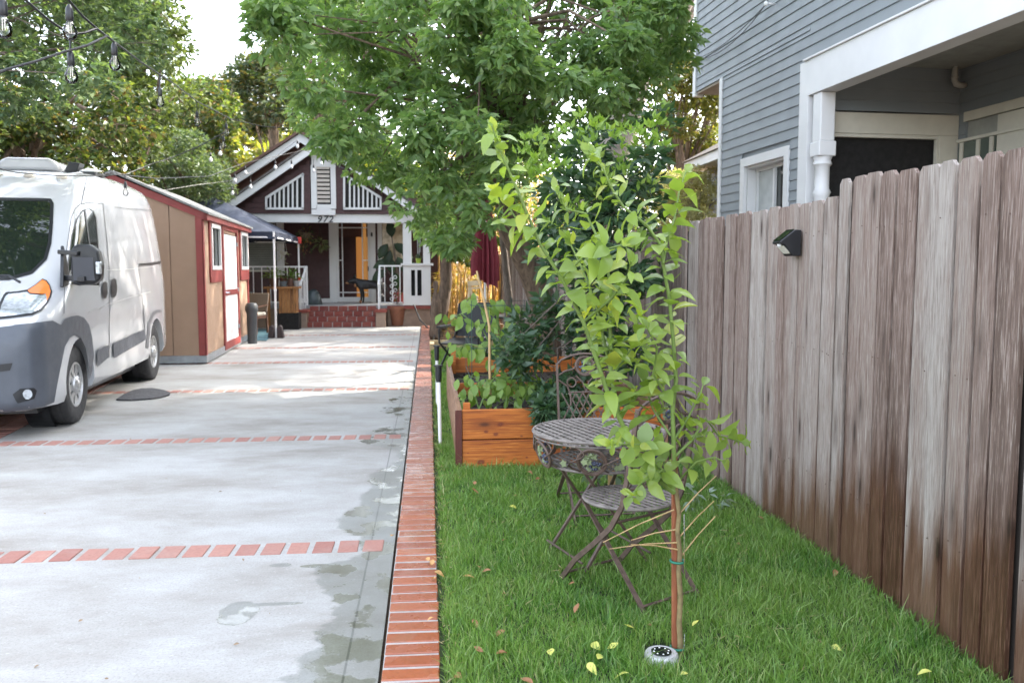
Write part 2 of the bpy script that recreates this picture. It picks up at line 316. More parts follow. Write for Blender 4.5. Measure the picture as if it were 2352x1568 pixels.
# concrete with wet stains beside the kerb
def concretemat():
    t = NT('driveway_concrete'); g = t.new('ShaderNodeNewGeometry'); v = t.coord(kind='World'); sp = t.new('ShaderNodeSeparateXYZ'); t.l(g.outputs['Position'], sp.inputs[0])
    vs = t.coord((.6, 1.1, 1), 'World', (0, 0, .3))
    n = t.noise(vs, 1.3, 9, .68); n2 = t.noise(v, 90, 5, .7); n3 = t.noise(v, 4.5, 8, .7)
    c = t.ramp(n, [(.3, (.22, .20, .175)), (.45, (.315, .305, .285)), (.62, (.40, .40, .39))])
    c = t.mix(t.mr(n3, .45, .75, 0, .22), c, (.2, .165, .125)); c = t.mix(t.mr(n2, .48, .66, 0, .5), c, (.19, .185, .175)); c = t.mix(t.mr(t.noise(v, 38, 3, .8), .60, .68, 0, .4), c, (.5, .5, .49)); c = t.mix(t.math('MULTIPLY', t.mr(t.math('ABSOLUTE', t.math('ADD', sp.outputs['X'], .315)), .003, .006, 1, 0), .7), c, (.12, .12, .11))
    vo = t.new('ShaderNodeTexVoronoi'); vo.inputs['Scale'].default_value = 9.; t.l(v, vo.inputs['Vector'])
    c = t.mix(t.math('MULTIPLY', t.mr(vo.outputs['Distance'], .03, .06, 1, 0), t.mr(sp.outputs['Y'], 9, 17, .1, .8)), c, (.16, .15, .13))
    # wet band: width (m) left of the kerb as a function of distance
    cv = t.new('ShaderNodeFloatCurve'); cu = cv.mapping.curves[0]
    pts = [(2.6, .30), (3.0, .36), (3.3, .28), (3.7, .27), (4.1, .40), (4.32, .2), (4.6, .22), (4.9, .35), (5.3, .27), (6.0, .24), (6.6, .08), (7.0, .22), (7.35, .42), (7.9, .22), (8.3, .1), (8.8, .3), (9.6, .26), (10.2, .1), (12, .06), (14, 0.02), (17, .0)]
    cu.points[0].location = (0, .25); cu.points[1].location = (1, 0)
    for y, w in pts: cu.points.new(y/20, w)
    cv.mapping.update(); t.l(t.math('DIVIDE', sp.outputs['Y'], 20.), cv.inputs['Value'])
    vw = t.coord((2.2, 6., 1), 'World'); nz = t.noise(vw, 1.6, 7, .62)
    dx = t.math('SUBTRACT', -.17, sp.outputs['X']); w = t.math('ADD', cv.outputs[0], t.math('MULTIPLY', t.math('SUBTRACT', nz, .5), .28))
    m = t.mr(t.math('SUBTRACT', w, dx), -.012, .014, 0., 1.)
    def blob(x, y, rx, ry, k=.5):
        a = t.math('DIVIDE', t.math('SUBTRACT', sp.outputs['X'], x), rx); b = t.math('DIVIDE', t.math('SUBTRACT', sp.outputs['Y'], y), ry)
        d = t.math('ADD', t.math('MULTIPLY', a, a), t.math('MULTIPLY', b, b)); d = t.math('ADD', d, t.math('MULTIPLY', t.math('SUBTRACT', nz, .5), k*3))
        return t.mr(d, .95, 1.05, 1, 0)
    m = t.math('MAXIMUM', m, blob(-.82, 3.62, .085, .13)); m = t.math('MAXIMUM', m, blob(-.70, 3.70, .14, .02, .3)); m = t.math('MAXIMUM', m, blob(-.74, 4.2, .055, .03, .3)); m = t.math('MAXIMUM', m, blob(-.52, 4.17, .12, .03, .5))
    pud = t.math('MULTIPLY', m, t.mr(t.noise(v, 4.2, 5), .5, .56, 0, 1))
    wetc = t.mix(.62, c, t.mix(1., c, (.42, .45, .42), 'MULTIPLY')); c = t.mix(m, c, wetc); c = t.mix(t.math('MULTIPLY', pud, .75), c, t.mix(1., c, (.68, .67, .55), 'MULTIPLY'))
    t.color(c); t.rough(t.math('SUBTRACT', t.mr(m, 0, 1, .85, .45), t.math('MULTIPLY', pud, .36)))
    bmp = t.math('MULTIPLY', t.math('ADD', n2, t.math('MULTIPLY', t.noise(v, 220, 2), .6)), t.mr(pud, 0, 1, 1., .15)); t.bump(bmp, .3, .003); return t.m
M['concrete'] = concretemat()
def groundmat():
    t = NT('leafy_dirt'); v = t.coord(kind='World'); n = t.noise(v, 1.2, 6); n2 = t.noise(v, 26, 6, .7)
    c = t.ramp(n, [(.3, (.07, .045, .028)), (.6, (.16, .105, .06)), (.75, (.22, .15, .08))]); c = t.mix(t.mr(n2, .5, .7, 0, .7), c, (.34, .2, .08)); t.color(c); t.rough(.95); t.bump(n2, .8, .03); return t.m
M['dirt'] = groundmat(); M['mortar'] = simple('mortar', (.36, .34, .32), .85, var=.2, scale=20, bump=.4)
# ------------------------------------------------------------------ ground
def struct(o): o['kind'] = 'structure'; return o
m = MB(); m.add([(-70, -12, -.05), (70, -12, -.05), (70, 90, -.05), (-70, 90, -.05)], [(0, 1, 2, 3)]); struct(m.build('ground', M['dirt']))
# driveway slab: right edge at the brick kerb, left edge follows the brick border under the van
m = MB(); m.prism([(-7.5, -3, -.14), (-.19, -3, -.14), (-.19, 21.9, -.14), (-7.5, 21.9, -.14), (-7.5, 12.9, -.14), (-4.36, 12.6, -.14), (-3.72, 6.6, -.14), (-7.5, 6.2, -.14)], (0, 0, .14))
m.build('driveway', M['concrete'])['kind'] = 'structure'
def brickrow(m, x0, y0, x1, y1, blen, bwid, gap, h, jit=.003, z0=-.02):
    d = Vector((x1-x0, y1-y0, 0)); L = d.length; d.normalize(); nn = Vector((-d.y, d.x, 0)); k = int(L/(bwid+gap))
    for i in range(k):
        c = Vector((x0, y0, 0))+d*(i+.5)*(bwid+gap)+nn*random.uniform(-jit, jit); hh = h+random.uniform(-jit, jit)*.7
        a = random.uniform(-.02, .02); dd = Vector((d.x*math.cos(a)-d.y*math.sin(a), d.x*math.sin(a)+d.y*math.cos(a), 0)); n2 = Vector((-dd.y, dd.x, 0))
        m.obox(c+Vector((0, 0, (hh+z0)/2)), dd*bwid/2*random.uniform(.97, 1.0), n2*blen/2*random.uniform(.97, 1.02), (0, 0, (hh-z0)/2))
m = MB()
for y in (1.45, 4.45, 7.42, 10.45, 13.6, 16.15, 19.2):
    brickrow(m, -.235, y, -6.5 if y > 12.8 or y < 6 else -3.66-(y-6)*.1, y, .178, .104, .026, .005, .004)
struct(m.build('brick_bands', M['stripbrick'], bevel=.004))
m = MB(); brickrow(m, -3.70, 6.7, -4.36, 12.75, .2, .093, .008, .006); brickrow(m, -3.91, 6.7, -4.57, 12.75, .2, .093, .008, .006)
struct(m.build('brick_border', M['stripbrick'], bevel=.004))
m = MB(); m.box((-.174, -1.5, -.1), (.028, 21.9, .0295)); struct(m.build('kerb_bed', M['mortar']))
m = MB(); brickrow(m, -.071, -1.4, -.071, 21.8, .203, .0835, .0182, .034, .003); struct(m.build('brick_kerb', M['kerbbrick'], bevel=.005))
# lawn
def lawnx(y): return 2.0
t = NT('lawn_soil'); v = t.coord(kind='World'); n = t.noise(v, 9, 6); t.color(t.ramp(n, [(.35, (.02, .035, .01)), (.65, (.04, .065, .018))])); t.rough(.95); t.bump(n, .6, .02)
m = MB(); m.box((.03, -1.5, -.12), (2.05, 15.6, .004)); struct(m.build('lawn', t.m))
gmx = leafmat('grass_blades', [(.09, .22, .03), (.14, .30, .045), (.18, .36, .06), (.27, .42, .13)], .4, .45)
def grassmat():
    t = NT('grass_blades'); g = t.new('ShaderNodeNewGeometry'); v = t.coord(kind='World'); n = t.noise(v, 2.2, 4, .6)
    c = t.ramp(g.outputs['Random Per Island'], [(0, (.055, .15, .02)), (.35, (.12, .26, .04)), (.7, (.20, .36, .075)), (.92, (.33, .46, .18)), (1, (.44, .42, .22))]); c = t.mix(t.mr(n, .42, .66, 0, .6), c, (.24, .36, .10)); c = t.mix(t.mr(n, .46, .3, 0, .5), c, (.07, .19, .04))
    t.color(c); t.rough(.42); tr = t.new('ShaderNodeBsdfTranslucent'); t.l(t.mix(1., c, (1.3, 1.3, .6), 'MULTIPLY'), tr.inputs['Color']); mx = t.new('ShaderNodeMixShader'); mx.inputs[0].default_value = .4; t.l(t.b.outputs[0], mx.inputs[1]); t.l(tr.outputs[0], mx.inputs[2]); t.l(mx.outputs[0], t.out.inputs[0]); return t.m
gm = grassmat()
def grass():
    Vs = []; Qs = []; off = 0
    for y0, y1, dens, hgt, wd in ((1.7, 4.6, 13000, .062, .0038), (4.6, 7.5, 8500, .055, .0048), (7.5, 15.6, 3000, .052, .009)):
        n = int((y1-y0)*2.0*dens); x = rng.uniform(.045, 1.99, n); y = rng.uniform(y0, y1, n)
        kd = (x-.873)**2+(y-3.06)**2 > .068**2; x = x[kd]; y = y[kd]; n = len(x)
        cl = np.sin(x*7.3+np.sin(y*5.1)*1.7)*np.cos(y*6.2+x*3.1)+.6*np.sin(x*19+y*13)
        h = hgt*(1+.28*cl)*rng.uniform(.5, 1.25, n); h *= np.where(rng.random(n) < .02, 1.8, 1)
        h *= np.clip((x-.02)/.06, .45, 1)
        a = rng.uniform(0, 2*np.pi, n)+cl*.8; lean = rng.uniform(.1, .95, n)
        dx, dy = np.cos(a), np.sin(a); w_ = wd; wd = wd*rng.uniform(.6, 1.5, n); b = rng.uniform(0, np.pi, n); wx, wy = np.cos(b)*wd/2, np.sin(b)*wd/2
        z0 = np.zeros(n)
        def st(k, w): return [np.stack([x+dx*h*lean*k*k-wx*w, y+dy*h*lean*k*k-wy*w, z0+h*k*(1-.28*lean*k)], 1), np.stack([x+dx*h*lean*k*k+wx*w, y+dy*h*lean*k*k+wy*w, z0+h*k*(1-.28*lean*k)], 1)]
        V = np.stack(st(0, 1)+st(.55, .85)+st(1., .1), 1).reshape(-1, 3); bb = (np.arange(n)*6)[:, None]+off
        Vs.append(V); Qs += [bb+np.array([[0, 1, 3, 2]]), bb+np.array([[2, 3, 5, 4]])]; off += len(V)
    o = npmesh('grass', np.concatenate(Vs), np.concatenate(Qs), gm); tag(o, 'short green lawn grass between brick kerb and wooden fence', 'grass', kind='stuff')
grass()
def thatch():
    n = 2600; x = rng.uniform(.03, 1.98, n); y = rng.uniform(1.8, 9, n)**1.0; k = (np.sin(x*5.1+y*2.3)*np.sin(y*3.3-x*2)+rng.normal(0, .4, n)) > .35; x = x[k]; y = y[k]; e = rng.random(500); x = np.concatenate([x, .03+.07*rng.random(500)]); y = np.concatenate([y, 2+8*e]); n = len(x)
    a = rng.uniform(0, 6.3, n); U = np.stack([np.cos(a), np.sin(a), rng.uniform(0, .7, n)], 1); V, Q = leaf_arrays(np.stack([x, y, rng.uniform(.012, .045, n)], 1), U, rdir(n)+np.array([0, 0, 1]), rng.uniform(.025, .06, n), .004)
    tag(npmesh('thatch', V, Q, leafmat('straw', [(.3, .24, .1), (.42, .36, .2), (.25, .28, .08)], .3, .7)), 'dry straw-coloured thatch scattered between the lawn blades', 'thatch', kind='stuff')
thatch()
# dead leaf litter on the dirt beyond the lawn and under the van
lm = leafmat('litter_leaves', [(.28, .13, .04), (.45, .26, .09), (.2, .09, .035), (.55, .38, .16)], .2, .7)
def scatter_flat(n, x0, x1, y0, y1, L, z=-.04):
    Pb = np.stack([rng.uniform(x0, x1, n), rng.uniform(y0, y1, n), np.full(n, z)+rng.uniform(0, .02, n)], 1); a = rng.uniform(0, 6.3, n)
    U = np.stack([np.cos(a), np.sin(a), rng.uniform(-.1, .4, n)], 1); N = rdir(n)*.4+np.array([0, 0, 1]); return leaf_arrays(Pb, U, N, rng.uniform(.6, 1.2, n)*L, rng.uniform(.3, .5, n)*L)
A = scatter_flat(5000, .1, 6.5, 15.7, 34, .16); B = scatter_flat(2200, -7.4, -3.9, 6.3, 12.6, .09); C = scatter_flat(2500, -12, -4.4, 12, 24, .14)
V = np.concatenate([A[0], B[0], C[0]]); Q = np.concatenate([A[1], B[1]+len(A[0]), C[1]+len(A[0])+len(B[0])])
tag(npmesh('leaf_litter', V, Q, lm), 'brown dead leaf litter on bare earth beside the driveway', 'leaf litter', kind='stuff')
# ------------------------------------------------------------------ wooden fence
def fence_section(name, label, y0, y1, ztop0, ztop1, x=2.0, step=.137):
    t = thing(name, label, 'fence', (x, y0, 0)); m = MB(); y = y0; i = 0
    while y < y1-.02:
        w = step*random.uniform(.86, 1.1); w = min(w, y1-y); z = ztop0+(ztop1-ztop0)*(y-y0)/(y1-y0)+random.uniform(-.008, .008)
        dx = random.uniform(-.012, .012); c = .022; tw = random.uniform(-.004, .004); g = random.uniform(.006, .012)
        if random.random() < .35: g *= 1.7
        ln = random.uniform(-.006, .006); ya, yb = y+g/2, y+w-g/2
        prof = [(ya, .0), (yb, .0), (yb+ln, z-c), (yb+ln-c, z), (ya+ln+c, z), (ya+ln, z-c)]
        m.prism([(x+dx+tw*(1 if k in (0, 4, 5) else -1), a, b) for k, (a, b) in enumerate(prof)], (.018, 0, 0)); y += w; i += 1
    m.build('boards', M['fence'], t, bevel=.0015)
    m = MB(); y = y0+.04
    while y < min(y1, 12):
        for z in (.40, 1.05, 1.65):
            for q in (0, .06): m.obox((x-.0125, y+q+random.uniform(-.01, .01), z+random.uniform(-.02, .02)), (.0012, 0, 0), (0, .0022, 0), (0, 0, .0022)) if random.random() < .6 else None
        y += step
    nl = m.build('nail_heads', simple('rusty_nail', (.09, .05, .035), .6), t); nl['kind'] = 'stuff'
    m = MB()
    for z in (.35, 1.0, 1.6): m.box((x+.035, y0, z), (x+.075, y1, z+.09))
    m.build('rail', M['fence'], t)
    m = MB(); m.box((x+.021, y0, .03), (x+.033, y1, min(ztop0, ztop1)-.06)); m.build('gap_shade_sheet', simple('gap_shade_dark', (.03, .022, .018), .9), t)  # dark sheet added behind the boards so the gaps read as shade
    for k in range(int((y1-y0)/2.4)+1):
        m = MB(); yy = min(y0+k*2.4+.1, y1-.1); m.box((x+.08, yy, 0), (x+.17, yy+.09, 1.75)); m.build('post', M['fence'], t)
    return t
fence_section('wooden_fence', 'tall weathered dog-eared board fence, nearer and taller run at the right edge', 1.2, 4.02, 1.83, 1.90)
fence_section('wooden_fence', 'weathered grey-brown board fence, lower run with the solar lamp, going back beside the lawn', 4.02, 24., 1.815, 1.89)
# solar lamp on the fence
q0 = PX(1812, 556, 1.99); t = thing('solar_wall_light', 'black wedge-shaped solar lamp with motion sensor on the wooden fence', 'lamp', q0)
lx = 1.985; yc = PX(1830, 560, lx).y; zt = PX(1838, 528, lx).z; zb = PX(1838, 588, lx).z
m = MB(); W = .055; h = zt-zb
side = [(lx, zt), (lx-.035, zt+.0), (lx-.115, zb+h*.56), (lx-.115, zb+h*.48), (lx-.09, zb+h*.42), (lx-.045, zb+.0), (lx, zb)]
m.prism([(a, yc-W, b) for a, b in side], (0, 2*W, 0)); m.build('body', M['black'], t, bevel=.004)
m = MB(); a = Vector((lx-.089, 0, zb+h*.40)); b = Vector((lx-.047, 0, zb+.012)); off = Vector((-.006, 0, -.001))
m.prism([a+Vector((0, yc-W*.8, 0))+off, a+Vector((0, yc+W*.8, 0))+off, b+Vector((0, yc+W*.8, 0))+off, b+Vector((0, yc-W*.8, 0))+off], (.003, 0, 0)); m.build('led_panel', simple('led_panel', (.7, .68, .6), .4), t)
m = MB(); m.prism([(lx-.037, yc-W*.85, zt+.001), (lx-.037, yc+W*.85, zt+.001), (lx-.112, yc+W*.85, zb+h*.585), (lx-.112, yc-W*.85, zb+h*.585)], (-.002, 0, .003)); m.build('solar_panel', M['glass'], t)
m = MB(); m.ball((lx-.095, yc, zb+h*.43), .014); m.build('sensor', M['bulb'] if 0 else M['whitem'], t)
# ------------------------------------------------------------------ grey clapboard house
HX, HY, HA = 4.2, 9.0, .068
house = thing('grey_house', 'two storey grey clapboard house with white trim behind the wooden fence', 'house', (HX, HY, 0), HA)
# local frame: +y along the side wall away from camera, +x into the house
hm = rootmat(house); him = hm.inverted()
def wallpt(px, py, x=0.0):
    p = hm @ Vector((x, 0, 0)); n = hm.to_3x3() @ Vector((1, 0, 0)); return him @ PPL(px, py, p, n)
EXP = .118
def siding(m, y0, y1, z0, z1, x=0., holes=(), zoff=0):
    k0 = int(math.floor(z0/EXP)); k1 = int(math.ceil(z1/EXP))
    for k in range(k0, k1):
        a, b = max(z0, k*EXP), min(z1, (k+1)*EXP)
        if b-a < .01: continue
        segs = [(y0, y1)]
        for hy0, hy1, hz0, hz1 in holes:
            if b > hz0+.02 and a < hz1-.02:
                segs = [s for u, v in segs for s in ((u, min(v, hy0)), (max(u, hy1), v)) if s[1]-s[0] > .005]
        for u, v in segs:
            m.prism([(x-.020, u, a+.0), (x-.006, u, b+.002), (x+.012, u, b+.002), (x+.012, u, a)], (0, v-u, 0))
def sidingx(m, x0, x1, z0, z1, y=0., holes=(), s=-1):      # facing -y
    k0 = int(math.floor(z0/EXP)); k1 = int(math.ceil(z1/EXP))
    for k in range(k0, k1):
        a, b = max(z0, k*EXP), min(z1, (k+1)*EXP)
        if b-a < .01: continue
        segs = [(x0, x1)]
        for hy0, hy1, hz0, hz1 in holes:
            if b > hz0+.02 and a < hz1-.02:
                segs = [q for u, v in segs for q in ((u, min(v, hy0)), (max(u, hy1), v)) if q[1]-q[0] > .005]
        for u, v in segs:
            m.prism([(u, y-.020, a), (u, y-.006, b+.002), (u, y+.012, b+.002), (u, y+.012, a)], (v-u, 0, 0))
yend = wallpt(1661, 300).y; yfar = wallpt(1602, 150).y; zsoff = wallpt(1602, 211).z
wy0, wy1 = wallpt(1817, 340).y, wallpt(1706, 370).y; wzt = (wallpt(1817, 335).z+wallpt(1706, 365).z)/2
zb1 = wallpt(1900, 123).z; zb0 = wallpt(1953, 186).z
hole = [(wy0, wy1, 1.2, wzt)]
m = MB(); siding(m, .16, yend, .3, zsoff, holes=hole); siding(m, .16, yfar, zsoff, 8.6); siding(m, -7.5, .16, zb1+.02, 8.6)
m.build('wall_siding', M['greyside'], house, world=False)
m = MB(); m.box((.012, -7.5, zb1), (6, yfar-.02, 8.5)); m.box((.012+.2, .2, 0), (6, yend-.02, zb1)); 
# window recess made from four slabs so that it is open
m = MB(); m.box((.013, -7.5, zb1), (6., yend-.03, zsoff)); m.box((.013, -7.5, zsoff+.002), (6., yfar-.03, 8.5)); m.box((.013, .17, 0), (.3, wy0, zb1)); m.box((.013, wy1, 0), (.3, yend-.03, zb1)); m.box((.013, wy0, wzt), (.3, wy1, zb1)); m.box((.013, wy0, 0), (.3, wy1, 1.2))
m.box((.302, .17, 0), (6, yend-.03, zb1)); m.build('wall', M['greyside'], house, world=False)
m = MB(); m.prism([(-.5, -8, 8.4), (6.5, -8, 8.4), (6.5, yfar+.5, 8.4), (-.5, yfar+.5, 8.4)], (0, 0, .2)); m.prism([(-.5, -8, 8.6), (6.5, -8, 8.6), (3, -8, 10.4)], (0, yfar+8.5, 0)); m.build('roof', M['roofsh'], house, world=False)
m = MB(); m.box((-.032, yend, .0), (.10, yend+.09, zsoff-.004)); m.box((-.032, yfar, zsoff-.06), (.10, yfar+.10, 8.4)); m.build('corner_board', M['white'], house, world=False, bevel=.003)
m = MB(); m.box((.0, yend+.095, zsoff-.035), (3, yfar-.002, zsoff-.005)); m.build('soffit', simple('soffit', (.3, .25, .2), .8), house, world=False)
m = MB(); m.box((-.05, -7.5, zb0), (.16, .10, zb1)); m.box((-.075, -7.5, zb1+.001), (.05, .20, zb1+.022)); m.build('porch_beam', M['white'], house, world=False, bevel=.004)
m = MB(); m.box((-.045, .105, .0), (.10, .30, zb1-.002)); m.build('pilaster', M['white'], house, world=False, bevel=.003)
# turned porch column
zr = wallpt(1925, 380).z; m = MB(); cx0, cy0 = .055, -.06
m.box((cx0-.085, cy0-.085, zr+.30), (cx0+.085, cy0+.085, zb0-.002)); m.box((cx0-.1, cy0-.1, zr+.14), (cx0+.1, cy0+.1, zr+.3))
m.build('column_block', M['white'], house, world=False, bevel=.012)
m = MB(); m.lathe([(.10, zr+.139), (.085, zr+.1), (.1, zr+.06), (.075, zr+.03), (.075, zr-.2), (.095, zr-.24), (.08, zr-.28), (.08, 0)], (cx0, cy0, 0), 24); m.build('turned_column', M['white'], house, world=False, smooth=True)
# window with deep reveal
def framebox(m, y0, y1, z0, z1, w, x0, x1):
    m.box((x0, y0, z1-w), (x1, y1, z1)); m.box((x0, y0, z0), (x1, y1, z0+w)); m.box((x0, y0, z0+w), (x1, y0+w, z1-w)); m.box((x0, y1-w, z0+w), (x1, y1, z1-w))
m = MB(); framebox(m, wy0+.0, wy1-.0, 1.2, wzt, .11, -.035, .012); w = m.build('window', M['white'], house, world=False, bevel=.003)
m = MB(); a0, a1, b0, b1 = wy0+.11, wy1-.11, 1.31, wzt-.11; framebox(m, a0-.004, a1+.004, b0-.004, b1+.004, .03, .014, .16); m.build('reveal', M['white'], w, world=False)
m = MB(); framebox(m, a0+.027, a1-.027, b0+.027, b1-.027, .04, .12, .155); m.box((.115, (a0+a1)/2-.02, b0+.067), (.15, (a0+a1)/2+.02, b1-.067)); m.build('sash', M['white'], w, world=False)
m = MB(); m.box((.156, a0+.03, b0+.03), (.166, a1-.03, b1-.03)); m.build('pane', M['glass'], w, world=False)
m = MB(); m.box((.150, (a0+a1)/2+.02, b0+.067), (.1545, a1-.067, b1-.067)); m.build('blind', simple('blind', (.45, .47, .47), .7), w, world=False)
# recessed porch: end wall facing the camera, inner side wall
xi = (him @ P(2225, 200, HY)).x; zh1 = (him @ P(2000, 258, HY)).z; zh0 = (him @ P(2000, 306, HY)).z; xo = (him @ P(2170, 350, HY)).x; dz0 = (him @ P(2170, 312, HY)).z
m = MB(); sidingx(m, .17, xi, zh1+.01, zb1+.25, .02, ()); m.build('porch_end_siding', M['greyside'], house, world=False)
m = MB()
def sidex_in(m, y0, y1, z0, z1, x, holes=()):
    siding(m, y0, y1, z0, z1, x, holes)
wz1 = zh1-.12
sidex_in(m, -7.4, .0, .3, zb1+.25, xi, holes=[(-7.4, -.12, 0, zh1+.03)]); m.build('porch_side_siding', M['greyside'], house, world=False)
m = MB(); m.box((xi+.013, -7.4, 0), (xi+.2, .0, zb1+.2)); m.box((.17, -7.5, zb1-.06), (xi+.2, .0, zb1-.02)); m.build('porch_lining', simple('porch_paint', (.30, .30, .27), .7), house, world=False)
m = MB(); m.box((.165, -.01, zh0), (xi-.02, .03, zh1)); m.box((xo, -.01, .1), (xi-.02, .03, zh0-.002)); m.box((xo-.03, .0, .1), (xo-.002, .05, zh0-.04)); m.box((.165, .0, zh0-.04), (xo-.002, .05, zh0-.002)); m.build('doorway_trim', M['cream'], house, world=False, bevel=.003)
m = MB(); m.box((.17, .08, .1), (xo+.02, .10, zh0+.02)); m.build('opening_shade_panel', M['dark'], house, world=False)  # near-black sheet stands in for the shaded interior
# side window and trim on the inner wall
m = MB(); m.box((xi-.035, -7.4, zh0+.14), (xi-.005, -.10, zh1+.02)); m.box((xi-.05, -7.3, zh0-.08), (xi-.005, -.02, zh0-.045)); m.box((xi-.03, -7.3, .2), (xi-.004, -.62, zh0+.13)); m.build('side_trim', M['cream'], house, world=False, bevel=.003)
m = MB(); m.box((xi-.028, -.60, zh0-.6), (xi-.01, -.03, zh0-.085)); ww = m.build('side_window', simple('shade_glass', (.10, .12, .1), .2), house, world=False)
m = MB(); [m.box((xi-.045, a, zh0-.6), (xi-.03, a+.05, zh0-.085)) for a in (-.58, -.38, -.12)]; m.build('sash', M['cream'], ww, world=False)
# drain pipe elbow in the porch corner
zz = (him @ P(2217, 90, HY-.12)).z; ze = (him @ P(2217, 190, HY-.12)).z; xq = (him @ P(2212, 150, HY-.12)).x
m = MB(); m.tube([(xq, -.1, zb1), (xq, -.1, ze+.05), (xq+.02, -.1, ze+.01), (xq+.07, -.1, ze), (xq+.13, -.1, ze)], .032, 12); m.ring((xq, -.1, ze+.08), .033, .008); m.build('drain_pipe', simple('pipe_paint', (.36, .35, .32), .5), house, world=False, smooth=True)
# wire and insulator on the wall
q = wallpt(1784, 10); m = MB(); m.tube([(q.x-.02, q.y, q.z), (q.x-.12, q.y, q.z)], .012, 8); m.ball((q.x-.13, q.y, q.z), .03); m.build('insulator', M['whitem'], house, world=False, smooth=True)
e = wallpt(1602, 137); m = MB()
for k in range(2):
    pts = []
    for i in range(13):
        f = i/12; pp = Vector((q.x-.13, q.y, q.z)).lerp(Vector((e.x-.05, e.y+.02, e.z)), f); pp.z -= (.10+.07*k)*4*f*(1-f); pts.append(pp)
    m.tube(pts, .006, 5)
m.tube([(q.x-.13, q.y, q.z), (q.x-.13, q.y-1.6, q.z+1.2), (q.x-.13, q.y-5, q.z+3.2)], .006, 5); m.build('wall_wire', M['cable'], house, world=False)
# ------------------------------------------------------------------ neighbour's small building
nb = thing('neighbour_garage', 'small grey sided outbuilding with dark roof and white fascia beyond the grey house', 'garage', (5.4, 13.6, 0))
m = MB()
for k in range(34): m.prism([(5.38, 13.6, k*.1), (5.395, 13.6, k*.1+.1), (5.41, 13.6, k*.1+.1), (5.41, 13.6, k*.1)], (0, 2.45, 0))
m.build('wall_siding', M['greyside'], nb)
m = MB(); m.box((5.41, 13.6, 0), (9, 16.04, 3.4)); m.build('wall', M['greyside'], nb)
m = MB(); m.box((4.98, 13.5, 3.36), (5.03, 16.35, 3.52)); m.box((4.98, 16.32, 3.36), (9, 16.36, 3.52)); m.build('fascia', M['white'], nb)
m = MB(); m.box((5.03, 13.5, 3.37), (5.42, 16.31, 3.39)); m.build('soffit', M['cream'], nb)
m = MB(); m.add([(4.93, 13.4, 3.525), (4.93, 16.4, 3.525), (9, 16.4, 3.525), (9, 13.4, 3.525), (7, 13.4, 4.7), (7, 14.9, 4.7)], [(0, 4, 5, 1), (1, 5, 2), (2, 5, 4, 3), (0, 1, 2, 3), (0, 3, 4)]); m.build('roof', M['roofsh'], nb)
m = MB(); m.box((5.36, 16.04, 0), (5.42, 16.1, 3.37)); m.build('corner_board', M['white'], nb)
# ------------------------------------------------------------------ brown cottage
YB, YD, YG, YR = 22.4, 24.4, 22.25, 25.0      # beam/pillar plane, door wall, gable front, rear gable
bh = thing('cottage', 'dark brown cottage with white trim and gabled porch at the end of the driveway', 'house', (-2.7, YB, 0))
def x_(px, Y): return P(px, 600, Y).x
def z_(py, Y): return P(983, py, Y).z
def pbox(m, px0, py0, px1, py1, Y, d0, d1):      # box whose front face covers the pixel box in plane Y
    a = P(px0, py1, Y); b = P(px1, py0, Y); m.box((a.x, Y+d0, a.z), (b.x, Y+d1, b.z))
pk = P(738, 352, YG); el = P(560, 490, YG); slope = .70; xp = pk.x
zbt, zbb = z_(493, YB), z_(513, YB); xl, xr = x_(566, YB), x_(985, YB)
# gable siding clipped to the roof triangle
zpk = z_(330, YG); 
def gz(x, off=0): return zpk-off-abs(x-xp)*slope
m = MB(); z = zbt+.001
holesG = [(x_(716, YG), x_(771, YG))]
while z < zpk-.3:
    hw = (zpk-.22-z-.1)/slope
    for u, v in ((xp-hw, holesG[0][0]), (holesG[0][1], xp+hw)):
        if v-u > .02: m.prism([(u, YG-.02, z), (u, YG-.004, z+.135), (u, YG+.05, z+.135), (u, YG+.05, z)], (v-u, 0, 0))
    z += .135
m.build('gable_siding', M['brown'], bh)
m = MB(); m.prism([(xp-2.6, YG+.06, zbt), (xp+2.6, YG+.06, zbt), (xp, YG+.06, zbt+2.6*slope)], (0, .1, 0)); m.build('gable_wall', M['brown'], bh)
# bargeboards
def barge(m, xc, zc, Y, half, w, sl, th=.06):
    for s in (-1, 1):
        m.prism([(xc, Y, zc), (xc+s*half, Y, zc-half*sl), (xc+s*half, Y, zc-half*sl-w), (xc, Y, zc-w)], (0, th, 0))
m = MB(); barge(m, xp, zpk+.02, YG-.35, 2.42, .2, slope); m.build('bargeboard', M['white'], bh)
m = MB()
for s in (-1, 1): m.prism([(xp, YG-.29, zpk-.02), (xp+s*2.42, YG-.29, zpk-2.42*slope-.02), (xp+s*2.42, YG-.29, zpk-2.42*slope-.07), (xp, YG-.29, zpk-.07)], (0, .28, 0))
m.build('eave_lining', M['cream'], bh)
m = MB()
for s in (-1, 1): m.prism([(xp, YG-.40, zpk+.09), (xp+s*2.5, YG-.40, zpk+.09-2.5*slope), (xp+s*2.5, YG-.40, zpk+.03-2.5*slope), (xp, YG-.40, zpk+.03)], (0, 6.5, 0))
m.build('porch_roof', M['roofsh'], bh)
xq, zq = x_(700, YR), z_(318, YR)
m = MB(); barge(m, xq, zq+.02, YR-.4, 4.3, .24, .66); m.build('bargeboard', M['white'], bh)
m = MB(); m.prism([(xq-3.9, YR, 2.4), (xq+3.9, YR, 2.4), (xq+3.9, YR, 2.6), (xq, YR, zq-.1), (xq-3.9, YR, 2.6)], (0, .15, 0)); m.build('rear_gable_wall', simple('rear_brown', (.11, .045, .03), .7), bh)
m = MB()
